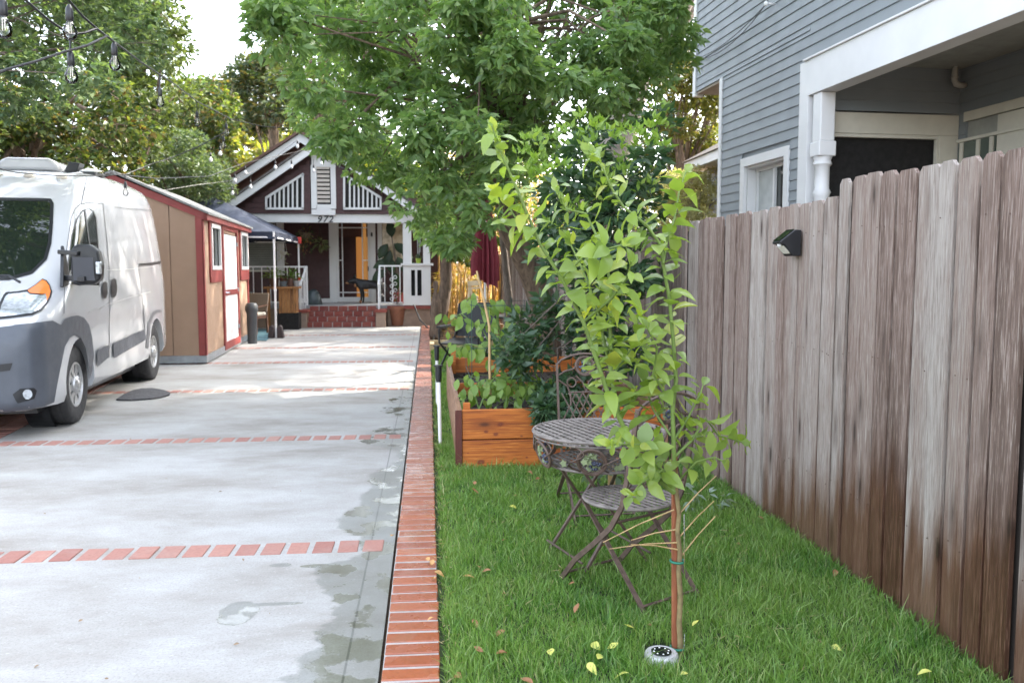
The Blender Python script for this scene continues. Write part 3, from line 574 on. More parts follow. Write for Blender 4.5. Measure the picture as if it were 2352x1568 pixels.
for s in (-1, 1): m.prism([(xq, YR-.5, zq+.12), (xq+s*4.4, YR-.5, zq+.12-4.4*.66), (xq+s*4.4, YR-.5, zq+.04-4.4*.66), (xq, YR-.5, zq+.04)], (0, 9, 0))
m.build('main_roof', simple('main_shingle', (.13, .075, .06), .9, var=.3, scale=20), bh)
# vent tower
m = MB(); pbox(m, 716, 380, 727, 480, YG, -.06, .06); pbox(m, 761, 380, 771, 480, YG, -.06, .06); pbox(m, 727, 470, 761, 482, YG, -.06, .06)
pbox(m, 716, 352, 771, 384, YG, -.05, .06); m.prism([P(716, 352, YG)+Vector((0, -.05, 0)), P(771, 352, YG)+Vector((0, -.05, 0)), P(754, 338, YG)+Vector((0, -.05, 0)), P(722, 338, YG)+Vector((0, -.05, 0))], (0, .1, 0)); pbox(m, 716, 482, 771, 494, YG, -.06, .0)
m.build('vent_frame', M['white'], bh, bevel=.004)
m = MB(); pbox(m, 727, 384, 761, 470, YG, .02, .04); v0 = m.build('vent_back', M['dark'], bh)
m = MB()
for k in range(9):
    z0 = z_(467-k*9.4, YG); a = x_(727.5, YG); b = x_(760.5, YG); m.prism([(a, YG-.03, z0), (a, YG+.018, z0+.045), (a, YG+.018, z0+.06), (a, YG-.03, z0+.068)], (b-a, 0, 0))
m.build('louvres', simple('louvre', (.52, .47, .42), .7), bh)
# lattice windows
def lattice(side):
    mir = (lambda x: 2*743.5-x) if side > 0 else (lambda x: x)
    f = [(612, 480), (612, 455), (696, 400), (696, 480)]; w = MB()
    def pp(px, py, d): q = P(mir(px), py, YG); q.y += d; return q
    def strip(a, b, wd):
        A, B = pp(*a, 0), pp(*b, 0); w.bar(A+Vector((0, -.05, 0)), B+Vector((0, -.05, 0)), wd, .05, (0, 1, 0))
    strip((611, 479.5), (698, 479.5), .055); strip((612.5, 480), (612.5, 455), .05); strip((696, 480), (696, 401), .05); strip((611, 455.5), (698, 400), .055)
    L = w.build('lattice_window', M['white'], bh); b = MB()
    for k in range(7):
        px = 622+k*10.2; top = 455-(px-612)*(55/84.)
        A, B = pp(px, 479, -.04), pp(px, top, -.04); b.bar(A, B, .042, .03, (0, 1, 0))
    b.build('slats', M['white'], L); d = MB(); d.prism([pp(x, y, -.027) for x, y in f], (0, .004, 0)); d.build('near_black', M['dark'], L)  # flat black panel stands in for the shade behind the slats
lattice(-1); lattice(1)
# beam, numbers
m = MB(); m.box((xl-1.4, YB-.10, zbb), (xr, YB+.12, zbt)); m.build('porch_beam', M['white'], bh, bevel=.006)
for ch, px in (('9', 733), ('7', 746.5), ('2', 759.5)):
    cu = bpy.data.curves.new('digit', 'FONT'); cu.body = ch; cu.size = .235; cu.extrude = .006; cu.shear = .25; cu.align_x = 'CENTER'; cu.offset = .004
    tmp = bpy.data.objects.new('tmp', cu); COL.objects.link(tmp); dg = bpy.context.evaluated_depsgraph_get(); me = bpy.data.meshes.new_from_object(tmp.evaluated_get(dg)); bpy.data.objects.remove(tmp)
    q = P(px, 510.5, YB-.11); me.transform(Matrix.Translation(Vector((q.x, YB-.108, q.z))) @ Matrix.Rotation(math.pi/2, 4, 'X')); me.materials.clear(); link_mesh('number', me, M['black'], bh, True)
# porch floor, base, steps
zf = .535; xs0, xs1 = P(706, 752, 21.8).x, P(864, 752, 21.8).x; xpr = x_(994, YB)
m = MB(); m.box((-8.2, YB-.05, zf-.08), (xpr+.03, YD+.0, zf)); m.build('porch_floor', simple('porch_concrete', (.3, .3, .3), .8), bh)
m = MB(); m.box((xs1+.26, YB, -.1), (xpr-.02, YB+.25, zf-.082)); m.box((-8.2, YB, -.1), (xs0-.26, YB+.25, zf-.082)); m.build('porch_base', M['stucco'], bh)
m = MB(); m.box((xs1+.26, YB-.09, zf-.10), (xpr+.01, YB-.052, zf-.015)); m.build('brick_cap', M['brick'], bh)
for a, b in ((xs0-.25, xs0), (xs1, xs1+.24)):
    m = MB(); m.box((a, 21.72, -.05), (b, YB-.1, zf-.16)); pd = m.build('stair_pedestal', M['stucco'], bh)
    m = MB(); m.box((a-.03, 21.69, zf-.158), (b+.03, YB-.1, zf-.08)); m.build('cap', M['brick'], pd, bevel=.004)
m = MB(); n = MB(); nst = 4; rise = (zf-.02)/nst
for k in range(nst):
    y0 = 21.78+k*.17; z0 = k*rise; m.box((xs0, y0+.02, z0-.05 if k == 0 else z0-.02), (xs1, YB, z0+rise-.006))
    x = xs0+(.10 if k % 2 else 0)-.1
    while x < xs1-.02:
        a, b = max(x, xs0)+.006, min(x+.235, xs1)-.012
        if b-a > .03: n.box((a, y0, z0+.008), (b, y0+.21, z0+rise+.001))
        x += .245
m.build('steps', M['mortar'], bh); n.build('step_bricks', M['brick'], bh, bevel=.004)
# right pillar
px0, px1 = x_(926, YB), x_(988, YB)
m = MB(); zsl = z_(607, YB); m.box((px0-.0, YB-.05, zf), (px1+.02, YB+.35, z_(634, YB))); 
zA, zB = z_(683, YB), z_(634, YB)
m = MB(); a0, a1, b0, b1 = px0, px1+.01, zf, zsl-.03
s0, s1, s2, s3 = x_(944, YB), x_(953, YB), x_(958, YB), x_(968, YB); t0, t1 = z_(679, YB), z_(620, YB)
for u, v, w_, h_ in ((a0, s0, b0, b1), (s3, a1, b0, b1), (s0, s3, b0, t0), (s0, s3, t1, b1), (s1, s2, t0, t1)): m.box((u, YB-.08, w_), (v, YB+.34, h_))
pl = m.build('pillar', M['white'], bh)
m = MB(); m.box((px0-.06, YB-.14, zsl-.03), (px1+.08, YB+.4, zsl+.025)); m.build('sill', M['white'], pl, bevel=.004)
m = MB(); m.box((px0, YB-.06, zsl+.026), (x_(945, YB), YB+.3, zbb-.002)); m.box((x_(972, YB), YB-.06, zsl+.026), (px1, YB+.3, zbb-.002)); m.box((x_(945, YB)+.002, YB-.06, z_(528, YB)), (x_(972, YB)-.002, YB+.3, zbb-.002)); m.build('pillar_posts', M['white'], pl)
m = MB(); m.box((s0-.03, YB+.1, t0-.05), (s3+.03, YB+.12, t1+.05)); m.build('slot_shade_panel', M['dark'], pl)  # near-black sheet puts shade into the pillar slots
# door wall
m = MB(); xw0, xd0, xd1 = -8.2, x_(773, YD), x_(851, YD); ztop = z_(505, YD)
def wallrow(m, u, v, z0, z1):
    z = z0
    while z < z1: m.prism([(u, YD-.018, z), (u, YD-.004, min(z+.115, z1)), (u, YD+.05, min(z+.115, z1)), (u, YD+.05, z)], (v-u, 0, 0)); z += .115
wallrow(m, x_(655, YD), x_(757, YD), zf+.12, ztop+.5); wallrow(m, x_(863, YD), xpr+.3, zf+.02, ztop+.5); wallrow(m, xw0, x_(655, YD)-.002, zf, 1.45)
m.build('porch_wall_siding', M['brown'], bh)
m = MB(); m.box((x_(655, YD), YD-.04, zf), (x_(757, YD), YD-.0, zf+.115)); m.box((x_(757, YD), YD-.06, zf), (xd0, YD+.05, ztop+.5)); m.box((xd1, YD-.06, zf), (x_(863, YD), YD+.05, ztop+.5)); m.box((x_(868, YD), YD-.05, zf+.3), (x_(878, YD), YD+.0, ztop+.4)); m.box((x_(637, YD), YD-.055, 1.3), (x_(654, YD), YD-.019, ztop+.3))
m.build('door_casing', M['white'], bh, bevel=.004)
m = MB(); m.box((-8.3, YD+.06, 0), (xd0+.02, YD+.12, 3.6)); m.box((xd1-.02, YD+.06, 0), (xpr+.4, YD+.12, 3.6)); m.box((-8.3, YB-.02, zbt-.1), (xpr+.1, YD+.1, zbt-.05)); m.box((xpr+.05, YD+.06, 0), (xpr+.17, YD+7, 3.4)); m.build('wall', M['brown'], bh)
# screen door with muntins
dr = MB(); w = .065
zd0, zd1 = zf+.01, z_(508, YD)
fx0, fx1 = xd0+.004, xd1-.004
dr.box((fx0, YD-.03, zd0), (fx0+w, YD+.01, zd1)); dr.box((fx1-w, YD-.03, zd0), (fx1, YD+.01, zd1)); dr.box((fx0+w, YD-.03, zd0), (fx1-w, YD+.01, zd0+.14)); dr.box((fx0+w, YD-.03, zd1-w), (fx1-w, YD+.01, zd1))
door = dr.build('screen_door', M['white'], bh)
m = MB(); g = .03
for px in (787, 833): m.box((x_(px, YD)-g/2, YD-.024, zd0+.14), (x_(px, YD)+g/2, YD, zd1-w))
for py in (671, 524): m.box((fx0+w, YD-.022, z_(py, YD)-g/2), (fx1-w, YD-.002, z_(py, YD)+g/2))
for py in (598,): m.box((fx0+w, YD-.022, z_(py, YD)-g/2), (x_(787, YD), YD-.002, z_(py, YD)+g/2)); m.box((x_(833, YD), YD-.022, z_(py, YD)-g/2), (fx1-w, YD-.002, z_(py, YD)+g/2))
m.build('muntins', M['white'], door)
m = MB(); m.box((x_(846, YD)-.02, YD-.06, 1.42), (x_(846, YD)+.01, YD-.03, 1.55)); m.build('handle', M['black'], door)
# hallway behind the door; its walls glow faintly in place of indoor light
t = NT('glowing_hall_wall'); t.color((.5, .22, .06)); t.rough(.7); t.b.inputs['Emission Color'].default_value = (.6, .28, .08, 1); t.b.inputs['Emission Strength'].default_value = .06; M['hall'] = t.m
m = MB(); m.box((xd0-.3, YD+2.6, 0), (xd1+.6, YD+2.7, 3)); m.box((x_(822, YD)+.1, YD+.5, .5), (x_(822, YD)+.2, YD+2.5, 3)); m.build('glowing_hall_wall', M['hall'], bh)
m = MB(); m.box((xd0-.1, YD+.9, .5), (x_(812, YD), YD+.96, 3)); m.build('inner_door', M['brown'], bh)
m = MB(); m.box((xd0-.5, YD+.13, zf-.1), (xd1+.7, YD+2.6, zf)); m.build('hall_floor', M['oldwood'], bh)
# small porch lamp / house plate box beside door
m = MB(); m.box((x_(853, YD), YD-.09, z_(624-80, YD)), (x_(857, YD), YD-.06, z_(535, YD))); m.build('doorbell', M['black'], bh)
# picture window right of the door and blinds left
t = NT('painted_reflection_window'); v = t.coord((1, 1, 1)); n = t.noise(v, 3.2, 5, .6); t.color(t.ramp(n, [(.3, (.16, .14, .08)), (.5, (.5, .42, .3)), (.7, (.75, .66, .5))])); t.rough(.12); M['reflwin'] = t.m  # mottled cream and olive imitate reflections in the pane
m = MB(); m.box((x_(879, YD), YD-.03, z_(608, YD)), (x_(940, YD), YD-.021, ztop+.3)); m.build('window', M['reflwin'], bh)
m = MB(); m.box((x_(878, YD), YD-.05, z_(612, YD)), (x_(950, YD), YD-.0, z_(607, YD))); m.build('window_sill', M['white'], bh)
m = MB(); x0 = -8; x1 = x_(635, YD)
m.box((x0, YD-.03, 1.45), (x1, YD-.02, 2.75)); wn = m.build('window', simple('blind_grey', (.12, .13, .12), .4), bh); m = MB()
for k in range(26): m.box((x0, YD-.045, 1.47+k*.05), (x1, YD-.032, 1.49+k*.05))
m.build('blind_slats', simple('blind_slats', (.24, .25, .23), .6), wn); m = MB(); m.box((x0, YD-.06, 2.62), (x1, YD-.046, 2.7)); m.box((x0, YD-.06, 1.40), (x1, YD-.0, 1.45)); m.build('window_trim', M['cream'], wn)
# railings
def railing(name, xa, xb, Y, zt, zb_, step, sub=True):
    m = MB(); m.box((xa, Y-.02, zt-.04), (xb, Y+.02, zt)); m.box((xa, Y-.015, zb_), (xb, Y+.015, zb_+.03)); o = m.build(name, M['whitem'], bh); m = MB(); x = xa+step/2
    while x < xb-.02: m.box((x-.011, Y-.011, zb_+.03), (x+.011, Y+.011, zt-.04)); x += step
    m.build('balusters', M['whitem'], o); return o
YR1 = YB+.1; railing('railing', -7.6, x_(703, YR1), YR1, z_(611, YR1), z_(694, YR1), .215)
railing('railing', x_(874, YR1), px0-.03, YR1, z_(609, YR1), z_(696, YR1), .20)
for pa, pb, s in (((704, 612), (683, 655), -1), ((872, 610), (876, 655), 1)):      # sloping stair hand rails
    A = P(*pa, YB+.05); B = P(pb[0], pb[1], 21.8); B.x = A.x if s > 0 else A.x-.08
    m = MB(); m.bar(A, B, .045, .03); m.box((A.x-.022, A.y-.02, zf), (A.x+.022, A.y+.02, A.z)); m.box((B.x-.018, B.y, zf-.08), (B.x+.018, B.y+.035, B.z+.01)); o = m.build('stair_handrail', M['whitem'], bh); m = MB()
    for k in range(1, 4): q = A.lerp(B, k/4); m.box((q.x-.01, q.y-.01, zf-.08), (q.x+.01, q.y+.01, q.z))
    m.build('balusters', M['whitem'], o)
m = MB(); xc = x_(903, YR1)      # iron scroll work in the right railing
for k in range(4):
    z = .72+k*.17
    for s in (-1, 1): m.ring((xc+s*.045, YR1, z+s*.03), .042, .009, (1, 0, 0), (0, 0, 1), 16, 4)
m.build('scrollwork', M['whitem'], bh)
m = MB(); q = P(738, 352, YG-.1); m.box((q.x-.09, YG-.2, z_(361, YG)), (q.x+.09, YG-.06, z_(346, YG))); m.prism([(q.x-.13, YG-.24, z_(346, YG)), (q.x+.13, YG-.24, z_(346, YG)), (q.x, YG-.24, z_(339, YG))], (0, .18, 0)); b_ = m.build('birdhouse', M['white'], None); tag(b_, 'white birdhouse mounted at the peak of the cottage gable', 'birdhouse')
# ------------------------------------------------------------------ tan shed
SA = .062; shed = thing('garden_shed', 'tan timber shed with dark red trim and white door behind the van', 'shed', (-3.44, 13.49, 0), SA); sm_ = rootmat(shed); sim = sm_.inverted()
def S_(px, py): return sim @ PPL(px, py, sm_.translation, sm_.to_3x3() @ Vector((1, 0, 0)))
SL = S_(572, 780).y; zc = (sim @ P(473, 482, 13.49)).z; sw = 2.5; rs = .42; zr_ = zc+sw/2*rs
m = MB(); m.box((-sw, 0, 0.02), (0.02, SL, .135)); m.build('base', M['steel'], shed, world=False, bevel=.004)
dy0, dy1 = S_(513, 700).y, S_(546, 700).y; w1a, w1b = S_(483, 560).y, S_(503, 560).y; w2a, w2b = S_(551, 560).y, S_(565.5, 560).y
wz0, wz1 = S_(492, 617).z, S_(492, 518).z
m = MB(); t = .02; y = .11
seg = [(.0, w1a, .137, zc-.06), (w1a, w1b, .137, wz0), (w1a, w1b, wz1, zc-.06), (w1b, dy0, .137, zc-.06), (dy0, dy1, 2.1, zc-.06), (dy1, w2a, .137, zc-.06), (w2a, w2b, .137, wz0), (w2a, w2b, wz1, zc-.06), (w2b, SL, .137, zc-.06)]
for a, b, c, d in seg: m.box((-.02, a, c), (0, b, d))
m.build('door_wall', M['tan'], shed, world=False)
m = MB(); x = -sw; k = 0
while x < -.001:
    x1 = min(x+.406, 0); za = zc+min(x+sw, -x)*rs-.04; zb_ = zc+min(x1+sw, -x1)*rs-.04; poly = [(x+.006, 0, .137), (x1-.006, 0, .137), (x1-.006, 0, zb_), (x+.006, 0, za)]
    if x < -sw/2 < x1: poly = poly[:3]+[(-sw/2, 0, zr_-.04)]+poly[3:]
    m.prism(poly, (0, .02, 0)); m.prism([(p[0], SL-.02, p[2]) for p in poly], (0, .02, 0)); x = x1
m.build('gable_wall', M['tan'], shed, world=False)
m = MB(); m.box((-sw, 0.021, .137), (-sw+.02, SL-.021, zc-.04)); m.box((-sw+.03, .022, .14), (-.03, .03, zc-.1)); m.build('back_wall', M['tan'], shed, world=False)
m = MB()
for x in (-.004, ): m.box((-.09, -.022, .137), (.022, 0, zc-.04)); m.box((.0, -.022, .137), (.022, .09, zc-.04)); m.box((0, SL-.09, .137), (.022, SL+.02, zc-.04))
m.prism([(-sw-.08, -.03, zc-.05-.03), (-sw/2, -.03, zr_-.02), (.09, -.03, zc-.06), (.09, -.03, zc-.17), (-sw/2, -.03, zr_-.14), (-sw-.08, -.03, zc-.2)], (0, .028, 0)); m.box((.023, -.03, zc-.15), (.09, SL+.1, zc-.045))
m.build('trim', M['redtrim'], shed, world=False, bevel=.003)
m = MB()
for s in (1, -1):
    xe = .12 if s > 0 else -sw-.12; ze_ = zc-.04-.12*rs+.02; m.prism([(-sw/2, -.08, zr_+.01), (xe, -.08, ze_), (xe, -.08, ze_+.03), (-sw/2, -.08, zr_+.045)], (0, SL+.2, 0))
m.build('roof', simple('shed_shingle', (.2, .2, .19), .9, var=.3, scale=30), shed, world=False)
m = MB(); m.box((-sw-.12, -.09, 0), (-sw-.1, -.085, 0)); 
def yframe(m, y0, y1, z0, z1, w, x0, x1): framebox(m, y0, y1, z0, z1, w, x0, x1)
for a, b, pa, pb in ((w1a, w1b, 478, 510), (w2a, w2b, 547, 569)):
    m = MB(); ya, yb = a-.16, b+.12; za, zb_ = wz0-.14, wz1+.14; framebox(m, ya, yb, za, zb_, .12, .001, .026); m.box((.001, ya-.03, zb_), (.03, yb+.03, zb_+.03)); m.box((.001, ya+.02, za-.08), (.028, yb-.02, za)); fr = m.build('window', M['redtrim'], shed, world=False)
    m = MB(); framebox(m, a-.035, b-.002, wz0-.015, wz1+.015, .06, .0, .04); m.build('sash', M['white'], fr, world=False); m = MB(); m.box((-.015, a, wz0), (-.008, b, wz1)); m.build('pane', M['glass'], fr, world=False)
m = MB(); framebox(m, dy0-.06, dy1+.06, .06, 2.28, .13, .001, .03); m.box((.001, dy0-.1, 2.281), (.034, dy1+.1, 2.36)); m.build('door_trim', M['redtrim'], shed, world=False)
m = MB(); m.box((-.01, dy0+.071, .17), (.012, dy1-.071, 2.08)); dd = m.build('door', M['white'], shed, world=False)
m = MB(); m.box((.0125, dy0+.075, 1.0), (.024, dy1-.075, 1.1)); m.build('cross_rail', M['redtrim'], dd, world=False)
m = MB(); m.tube([(.025, dy0+.14, 1.06), (.07, dy0+.14, 1.06), (.07, dy0+.26, 1.05)], .014, 8); m.build('handle', M['chrome'], dd, world=False)
m = MB()
for z in (.35, 1.05, 1.9): m.box((.013, dy1-.1, z), (.04, dy1-.04, z+.07))
m.build('hinge', M['steel'], dd, world=False)
# ------------------------------------------------------------------ white van
VA = .0915; van = thing('delivery_van', 'white high roof panel van with grey bumper cladding parked at the left of the driveway', 'van', (-4.29, 8.3, 0), VA)
vm = rootmat(van); vi = vm.inverted(); WB = 3.29; WR = .372
def tum(z): return 1-.165*max(0, (z-1.2)/1.3)**1.25
ST = [(-.97, .34, .72, .62, .05), (-.95, .30, .86, .78, .08), (-.90, .27, .99, .87, .10), (-.78, .25, 1.10, .94, .13), (-.55, .24, 1.21, .985, .15), (-.34, .24, 1.31, 1.0, .15), (-.22, .24, 1.38, 1.0, .12), (-.08, .25, 1.52, 1.0, .11), (.12, .26, 1.735, 1.0, .11), (.32, .27, 1.95, 1.0, .12), (.5, .28, 2.12, 1., .13), (.68, .28, 2.26, 1., .15), (.9, .28, 2.38, 1., .17), (1.2, .28, 2.47, 1., .18), (1.6, .28, 2.52, 1., .18), (2.4, .29, 2.55, 1., .18), (3.2, .30, 2.55, 1., .18), (3.75, .31, 2.54, .995, .2), (3.98, .33, 2.50, .975, .22), (4.10, .36, 2.40, .94, .22), (4.16, .40, 2.2, .86, .2)]
def vring(s, zb, zt, w, r):
    H_ = zt-zb; half = [(0, zb), (w*.82, zb), (w*.97, zb+.03), (w, zb+.10), (w, zb+.35*H_)]
    for f in (.5, .62, .74, .84, .91): z = zb+f*(H_-r*.9); half.append((w*tum(z), z))
    wt = w*tum(zt-r*.6); c = (wt-r, zt-r)
    for a in (10, 30, 50, 70, 88): half.append((c[0]+r*math.cos(R(a)), c[1]+r*math.sin(R(a))))
    half += [(c[0]*.6, zt+.012), (0, zt+.022)]
    full = half+[(-x, z) for x, z in reversed(half[1:-1])]
    return [(x, s, z) for x, z in full]
rs_ = [vring(*q) for q in ST]; nr = len(rs_[0]); V = [p for r_ in rs_ for p in r_]; Fc = []
for i in range(len(rs_)-1):
    for k in range(nr): a = i*nr+k; b = i*nr+(k+1) % nr; Fc.append((a, b, b+nr, a+nr))
Fc += [tuple(range(nr)), tuple(reversed(range((len(rs_)-1)*nr, len(rs_)*nr)))]
bvh = BVHTree.FromPolygons([Vector(v) for v in V], Fc)
m = MB(); m.add(V, Fc); body = m.build('body', M['vanpaint'], van, world=False, smooth=True)
for sx in (-1, 1):
    for sy in (0, WB):
        m = MB(); m.lathe([(.425, -.2), (.425, .2)], (sx*.92, sy, WR+.015), 40, 'x'); c = m.build('cut', M['black'], None)
        c.matrix_world = vm; bpy.context.view_layer.update(); md = body.modifiers.new('a', 'BOOLEAN'); md.object = c; md.operation = 'DIFFERENCE'; md.solver = 'EXACT'
bpy.context.view_layer.update(); dg = bpy.context.evaluated_depsgraph_get(); me = bpy.data.meshes.new_from_object(body.evaluated_get(dg)); body.modifiers.clear(); body.data = me
for o in [o for o in bpy.data.objects if o.name.startswith('cut')]: bpy.data.objects.remove(o)
me.materials.clear(); me.materials.append(M['vanpaint']); me.polygons.foreach_set('use_smooth', [True]*len(me.polygons)); me.polygons.foreach_set('material_index', [0]*len(me.polygons))
try: me.set_sharp_from_angle(angle=R(40))
except Exception: pass
def gridpoly(poly, step):
    bm = bmesh.new(); bm.faces.new([bm.verts.new((x, y, 0)) for x, y in poly])
    xs = [p[0] for p in poly]; ys = [p[1] for p in poly]
    for ax, lo, hi in ((0, min(xs), max(xs)), (1, min(ys), max(ys))):
        k = math.floor(lo/step)+1
        while k*step < hi:
            c = [0, 0, 0]; c[ax] = k*step; nn = [0, 0, 0]; nn[ax] = 1
            bmesh.ops.bisect_plane(bm, geom=bm.verts[:]+bm.edges[:]+bm.faces[:], plane_co=c, plane_no=nn); k += 1
    bmesh.ops.triangulate(bm, faces=bm.faces); bm.verts.index_update(); r = ([v.co.copy() for v in bm.verts], [tuple(v.index for v in f.verts) for f in bm.faces]); bm.free(); return r
def hit(o, d, off):
    d = d.normalized(); h = bvh.ray_cast(o, d)
    if h[0] is None: return None
    n = h[1]; n = -n if n.dot(d) > 0 else n
    return h[0]+n*off
def patch(name, poly, mat, off=.006, mode='px', step=6., parent=van, mirror=True, smooth=True, thick=0):
    vs, fs = gridpoly(poly, step); out = []
    for v in vs:
        if mode == 'px': o = vi @ CAM; d = vi.to_3x3() @ ray(v.x, v.y)
        elif mode == 'side': o = Vector((3, v.x, v.y)); d = Vector((-1, 0, 0))
        else: o = Vector((v.x, -4, v.y)); d = Vector((0, 1, 0))
        h = hit(o, d, off)
        if h is None:
            q, n_, _, _ = bvh.find_nearest(o+d.normalized()*(d.length if mode == 'px' else 3)) if mode != 'px' else (None, None, None, None)
            if q is None:
                best = None; dn = d.normalized()
                for k in range(60, 140):
                    p_ = o+dn*(k*.1); q2 = bvh.find_nearest(p_)
                    if best is None or q2[3] < best[1]: best = (q2, q2[3])
                q, n_ = best[0][0], best[0][1]
            h = q+n_*off
        out.append(h)
    m = MB(); m.add(out, fs); half = mirror and min(abs(v.x) for v in out) > .04
    if mirror: m.add([(-v.x, v.y, v.z) for v in out], [tuple(reversed(f)) for f in fs])
    o = m.build(name, mat, parent, world=False, smooth=True)
    if thick:
        sd = o.modifiers.new('s', 'SOLIDIFY'); sd.thickness = thick; sd.offset = 1
    return o
def seam(pl, w=1.3, mode='px', mat=None, off=.004, name='seam', parent=None):
    L, Rr = [], []
    pts = [Vector((*p, 0)) for p in pl]; dense = []
    for a, b in zip(pts, pts[1:]):
        k = max(1, int((b-a).length/(5 if mode == 'px' else .06)))
        dense += [a.lerp(b, i/k) for i in range(k)]
    dense.append(pts[-1]); q = []
    for i, p in enumerate(dense):
        d = (dense[min(i+1, len(dense)-1)]-dense[max(i-1, 0)]).normalized(); n_ = Vector((-d.y, d.x, 0))*w/2; row = []
        for pp in (p+n_, p-n_):
            if mode == 'px': h = hit(vi @ CAM, vi.to_3x3() @ ray(pp.x, pp.y), off)
            elif mode == 'side': h = hit(Vector((3, pp.x, pp.y)), Vector((-1, 0, 0)), off)
            else: h = hit(Vector((pp.x, -4, pp.y)), Vector((0, 1, 0)), off)
            row.append(h)
        if None not in row: q.append(row)
    m = MB()
    for sgn in (1, -1):
        vs = [Vector((sgn*v.x, v.y, v.z)) for r_ in q for v in r_]; m.add(vs, [(2*i, 2*i+1, 2*i+3, 2*i+2) for i in range(len(q)-1)])
    return m.build(name, mat or M['black'], parent or van, world=False, smooth=True)
seamgrey = simple('seam_grey', (.12, .12, .13), .6)
patch('windshield', [(-.5, 1.385), (.5, 1.385), (.66, 1.44), (.735, 1.56), (.735, 1.7), (.70, 1.9), (.655, 2.09), (.62, 2.125), (-.62, 2.125), (-.655, 2.09), (-.70, 1.9), (-.735, 1.7), (-.735, 1.56), (-.66, 1.44)], M['glass'], .006, 'front', .1, mirror=False)
seam([(-.5, 1.375), (.5, 1.375), (.67, 1.43), (.75, 1.555), (.75, 1.7), (.715, 1.9), (.665, 2.10), (.63, 2.14), (-.63, 2.14), (-.665, 2.10), (-.715, 1.9), (-.75, 1.7), (-.75, 1.555), (-.67, 1.43), (-.5, 1.375)], .03, 'front', M['black'], .008, 'windshield_seal')
patch('bumper', [(-131, 760), (-60, 757), (0, 752), (60, 745), (118, 736), (137, 746), (146, 733), (160, 727), (176, 724), (190, 729), (202, 745), (209, 775), (213, 815), (210, 850), (203, 871), (200, 835), (194, 798), (184, 778), (170, 768), (157, 776), (146, 796), (138, 835), (128, 885), (122, 922), (100, 932), (0, 946), (-131, 960)], M['clad'], .012, step=7, thick=.0)
patch('headlight', [(-8, 735), (-4, 705), (8, 680), (14, 673), (40, 671), (63, 667), (82, 655), (98, 642), (108, 646), (115, 656), (119, 671), (117, 684), (110, 697), (94, 716), (74, 725), (30, 731)], M['black'], .010, step=5)
hl = patch('headlight_lens', [(-2, 730), (3, 706), (13, 684), (20, 678), (45, 676), (62, 673), (70, 679), (98, 681), (106, 676), (110, 684), (104, 698), (90, 713), (72, 721), (30, 727)], M['lens'], .015, step=5)
patch('turn_signal', [(64, 671), (84, 658), (98, 646), (107, 650), (113, 660), (115, 671), (112, 683), (106, 694), (105, 678), (98, 679), (70, 677)], M['amber'], .019, step=5)
patch('door_window', [(156, 652), (157, 600), (165, 540), (175, 505), (187, 486), (196, 481), (205, 480), (213, 486), (219, 500), (222, 540), (224, 570), (226, 655)], M['sideglass'], .006, step=6)
seam([(193, 482), (203, 560), (206, 650)], 3, off=.011, name='window_bar')
seam([(156, 655), (157, 600), (165, 540), (175, 505), (187, 486), (196, 481), (205, 480), (213, 486), (219, 500), (222, 540), (224, 570), (226, 655)], 2.4, off=.009, name='window_seal')
seam([(146, 720), (148, 650), (152, 580), (159, 530), (164, 500), (172, 480), (184, 469), (200, 466), (236, 468)], 1.6, mat=seamgrey, name='door_seam')
seam([(236, 468), (246, 560), (250, 620), (251, 700), (250, 822)], 1.5, mat=seamgrey, name='door_seam')
seam([(262, 476), (300, 480), (361, 485)], 1.6, mat=seamgrey, name='side_groove', off=.009)
seam([(245, 620), (300, 618), (352, 612)], 1.2, mat=simple('crease', (.43, .44, .45), .4), name='side_crease_shade')  # creases are flat strips with their shading put into the colour
seam([(205, 715), (245, 700), (300, 682), (345, 670)], 3.0, mat=simple('crease_shade', (.36, .36, .37), .4), name='side_crease_shade')
seam([(318, 608), (345, 606), (384, 600)], 6.0, mat=M['black'], off=.010, name='door_track')
seam([(200, 405), (192, 440), (187, 468)], 1.6, mat=seamgrey, name='roof_seam')
seam([(330, 700), (332, 760)], 1.2, mat=seamgrey, name='slider_seam'); seam([(318, 610), (326, 680), (331, 755)], 1.2, mat=seamgrey, name='slider_seam')
patch('rub_strip', [(220, 804), (246, 792), (247, 820), (220, 843)], M['clad'], .014, step=8, thick=.0); patch('rub_strip', [(257, 788), (330, 756), (333, 780), (258, 823)], M['clad'], .014, step=8)
patch('door_handle', [(232, 650), (238, 646), (243, 650), (244, 672), (241, 684), (236, 686), (232, 676)], M['black'], .016, step=5); patch('door_handle', [(253, 643), (258, 639), (264, 643), (266, 664), (263, 680), (257, 684), (253, 672)], M['black'], .016, step=5)
patch('rear_arch_trim', [(334, 800), (339, 740), (350, 716), (365, 710), (372, 716), (363, 716), (352, 724), (345, 745), (340, 800)], seamgrey, .006, step=6)
patch('fog_lamp_recess', [(30, 905), (45, 892), (75, 890), (82, 897), (76, 915), (40, 925)], M['black'], .015, step=6)
patch('fog_lamp', [(62+11*math.cos(R(a)), 904+11*math.sin(R(a))) for a in range(0, 360, 24)], M['lens'], .024, step=5)
patch('lower_grille', [(-131, 845), (0, 836), (30, 833), (24, 850), (0, 853), (-131, 864)], M['black'], .016, step=7)
m = MB(); m.tube([vi @ P(-40, 633, 7.75), vi @ P(20, 633, 7.82), vi @ P(46, 648, 7.75)], .012, 6); m.build('wiper', M['black'], van, world=False)
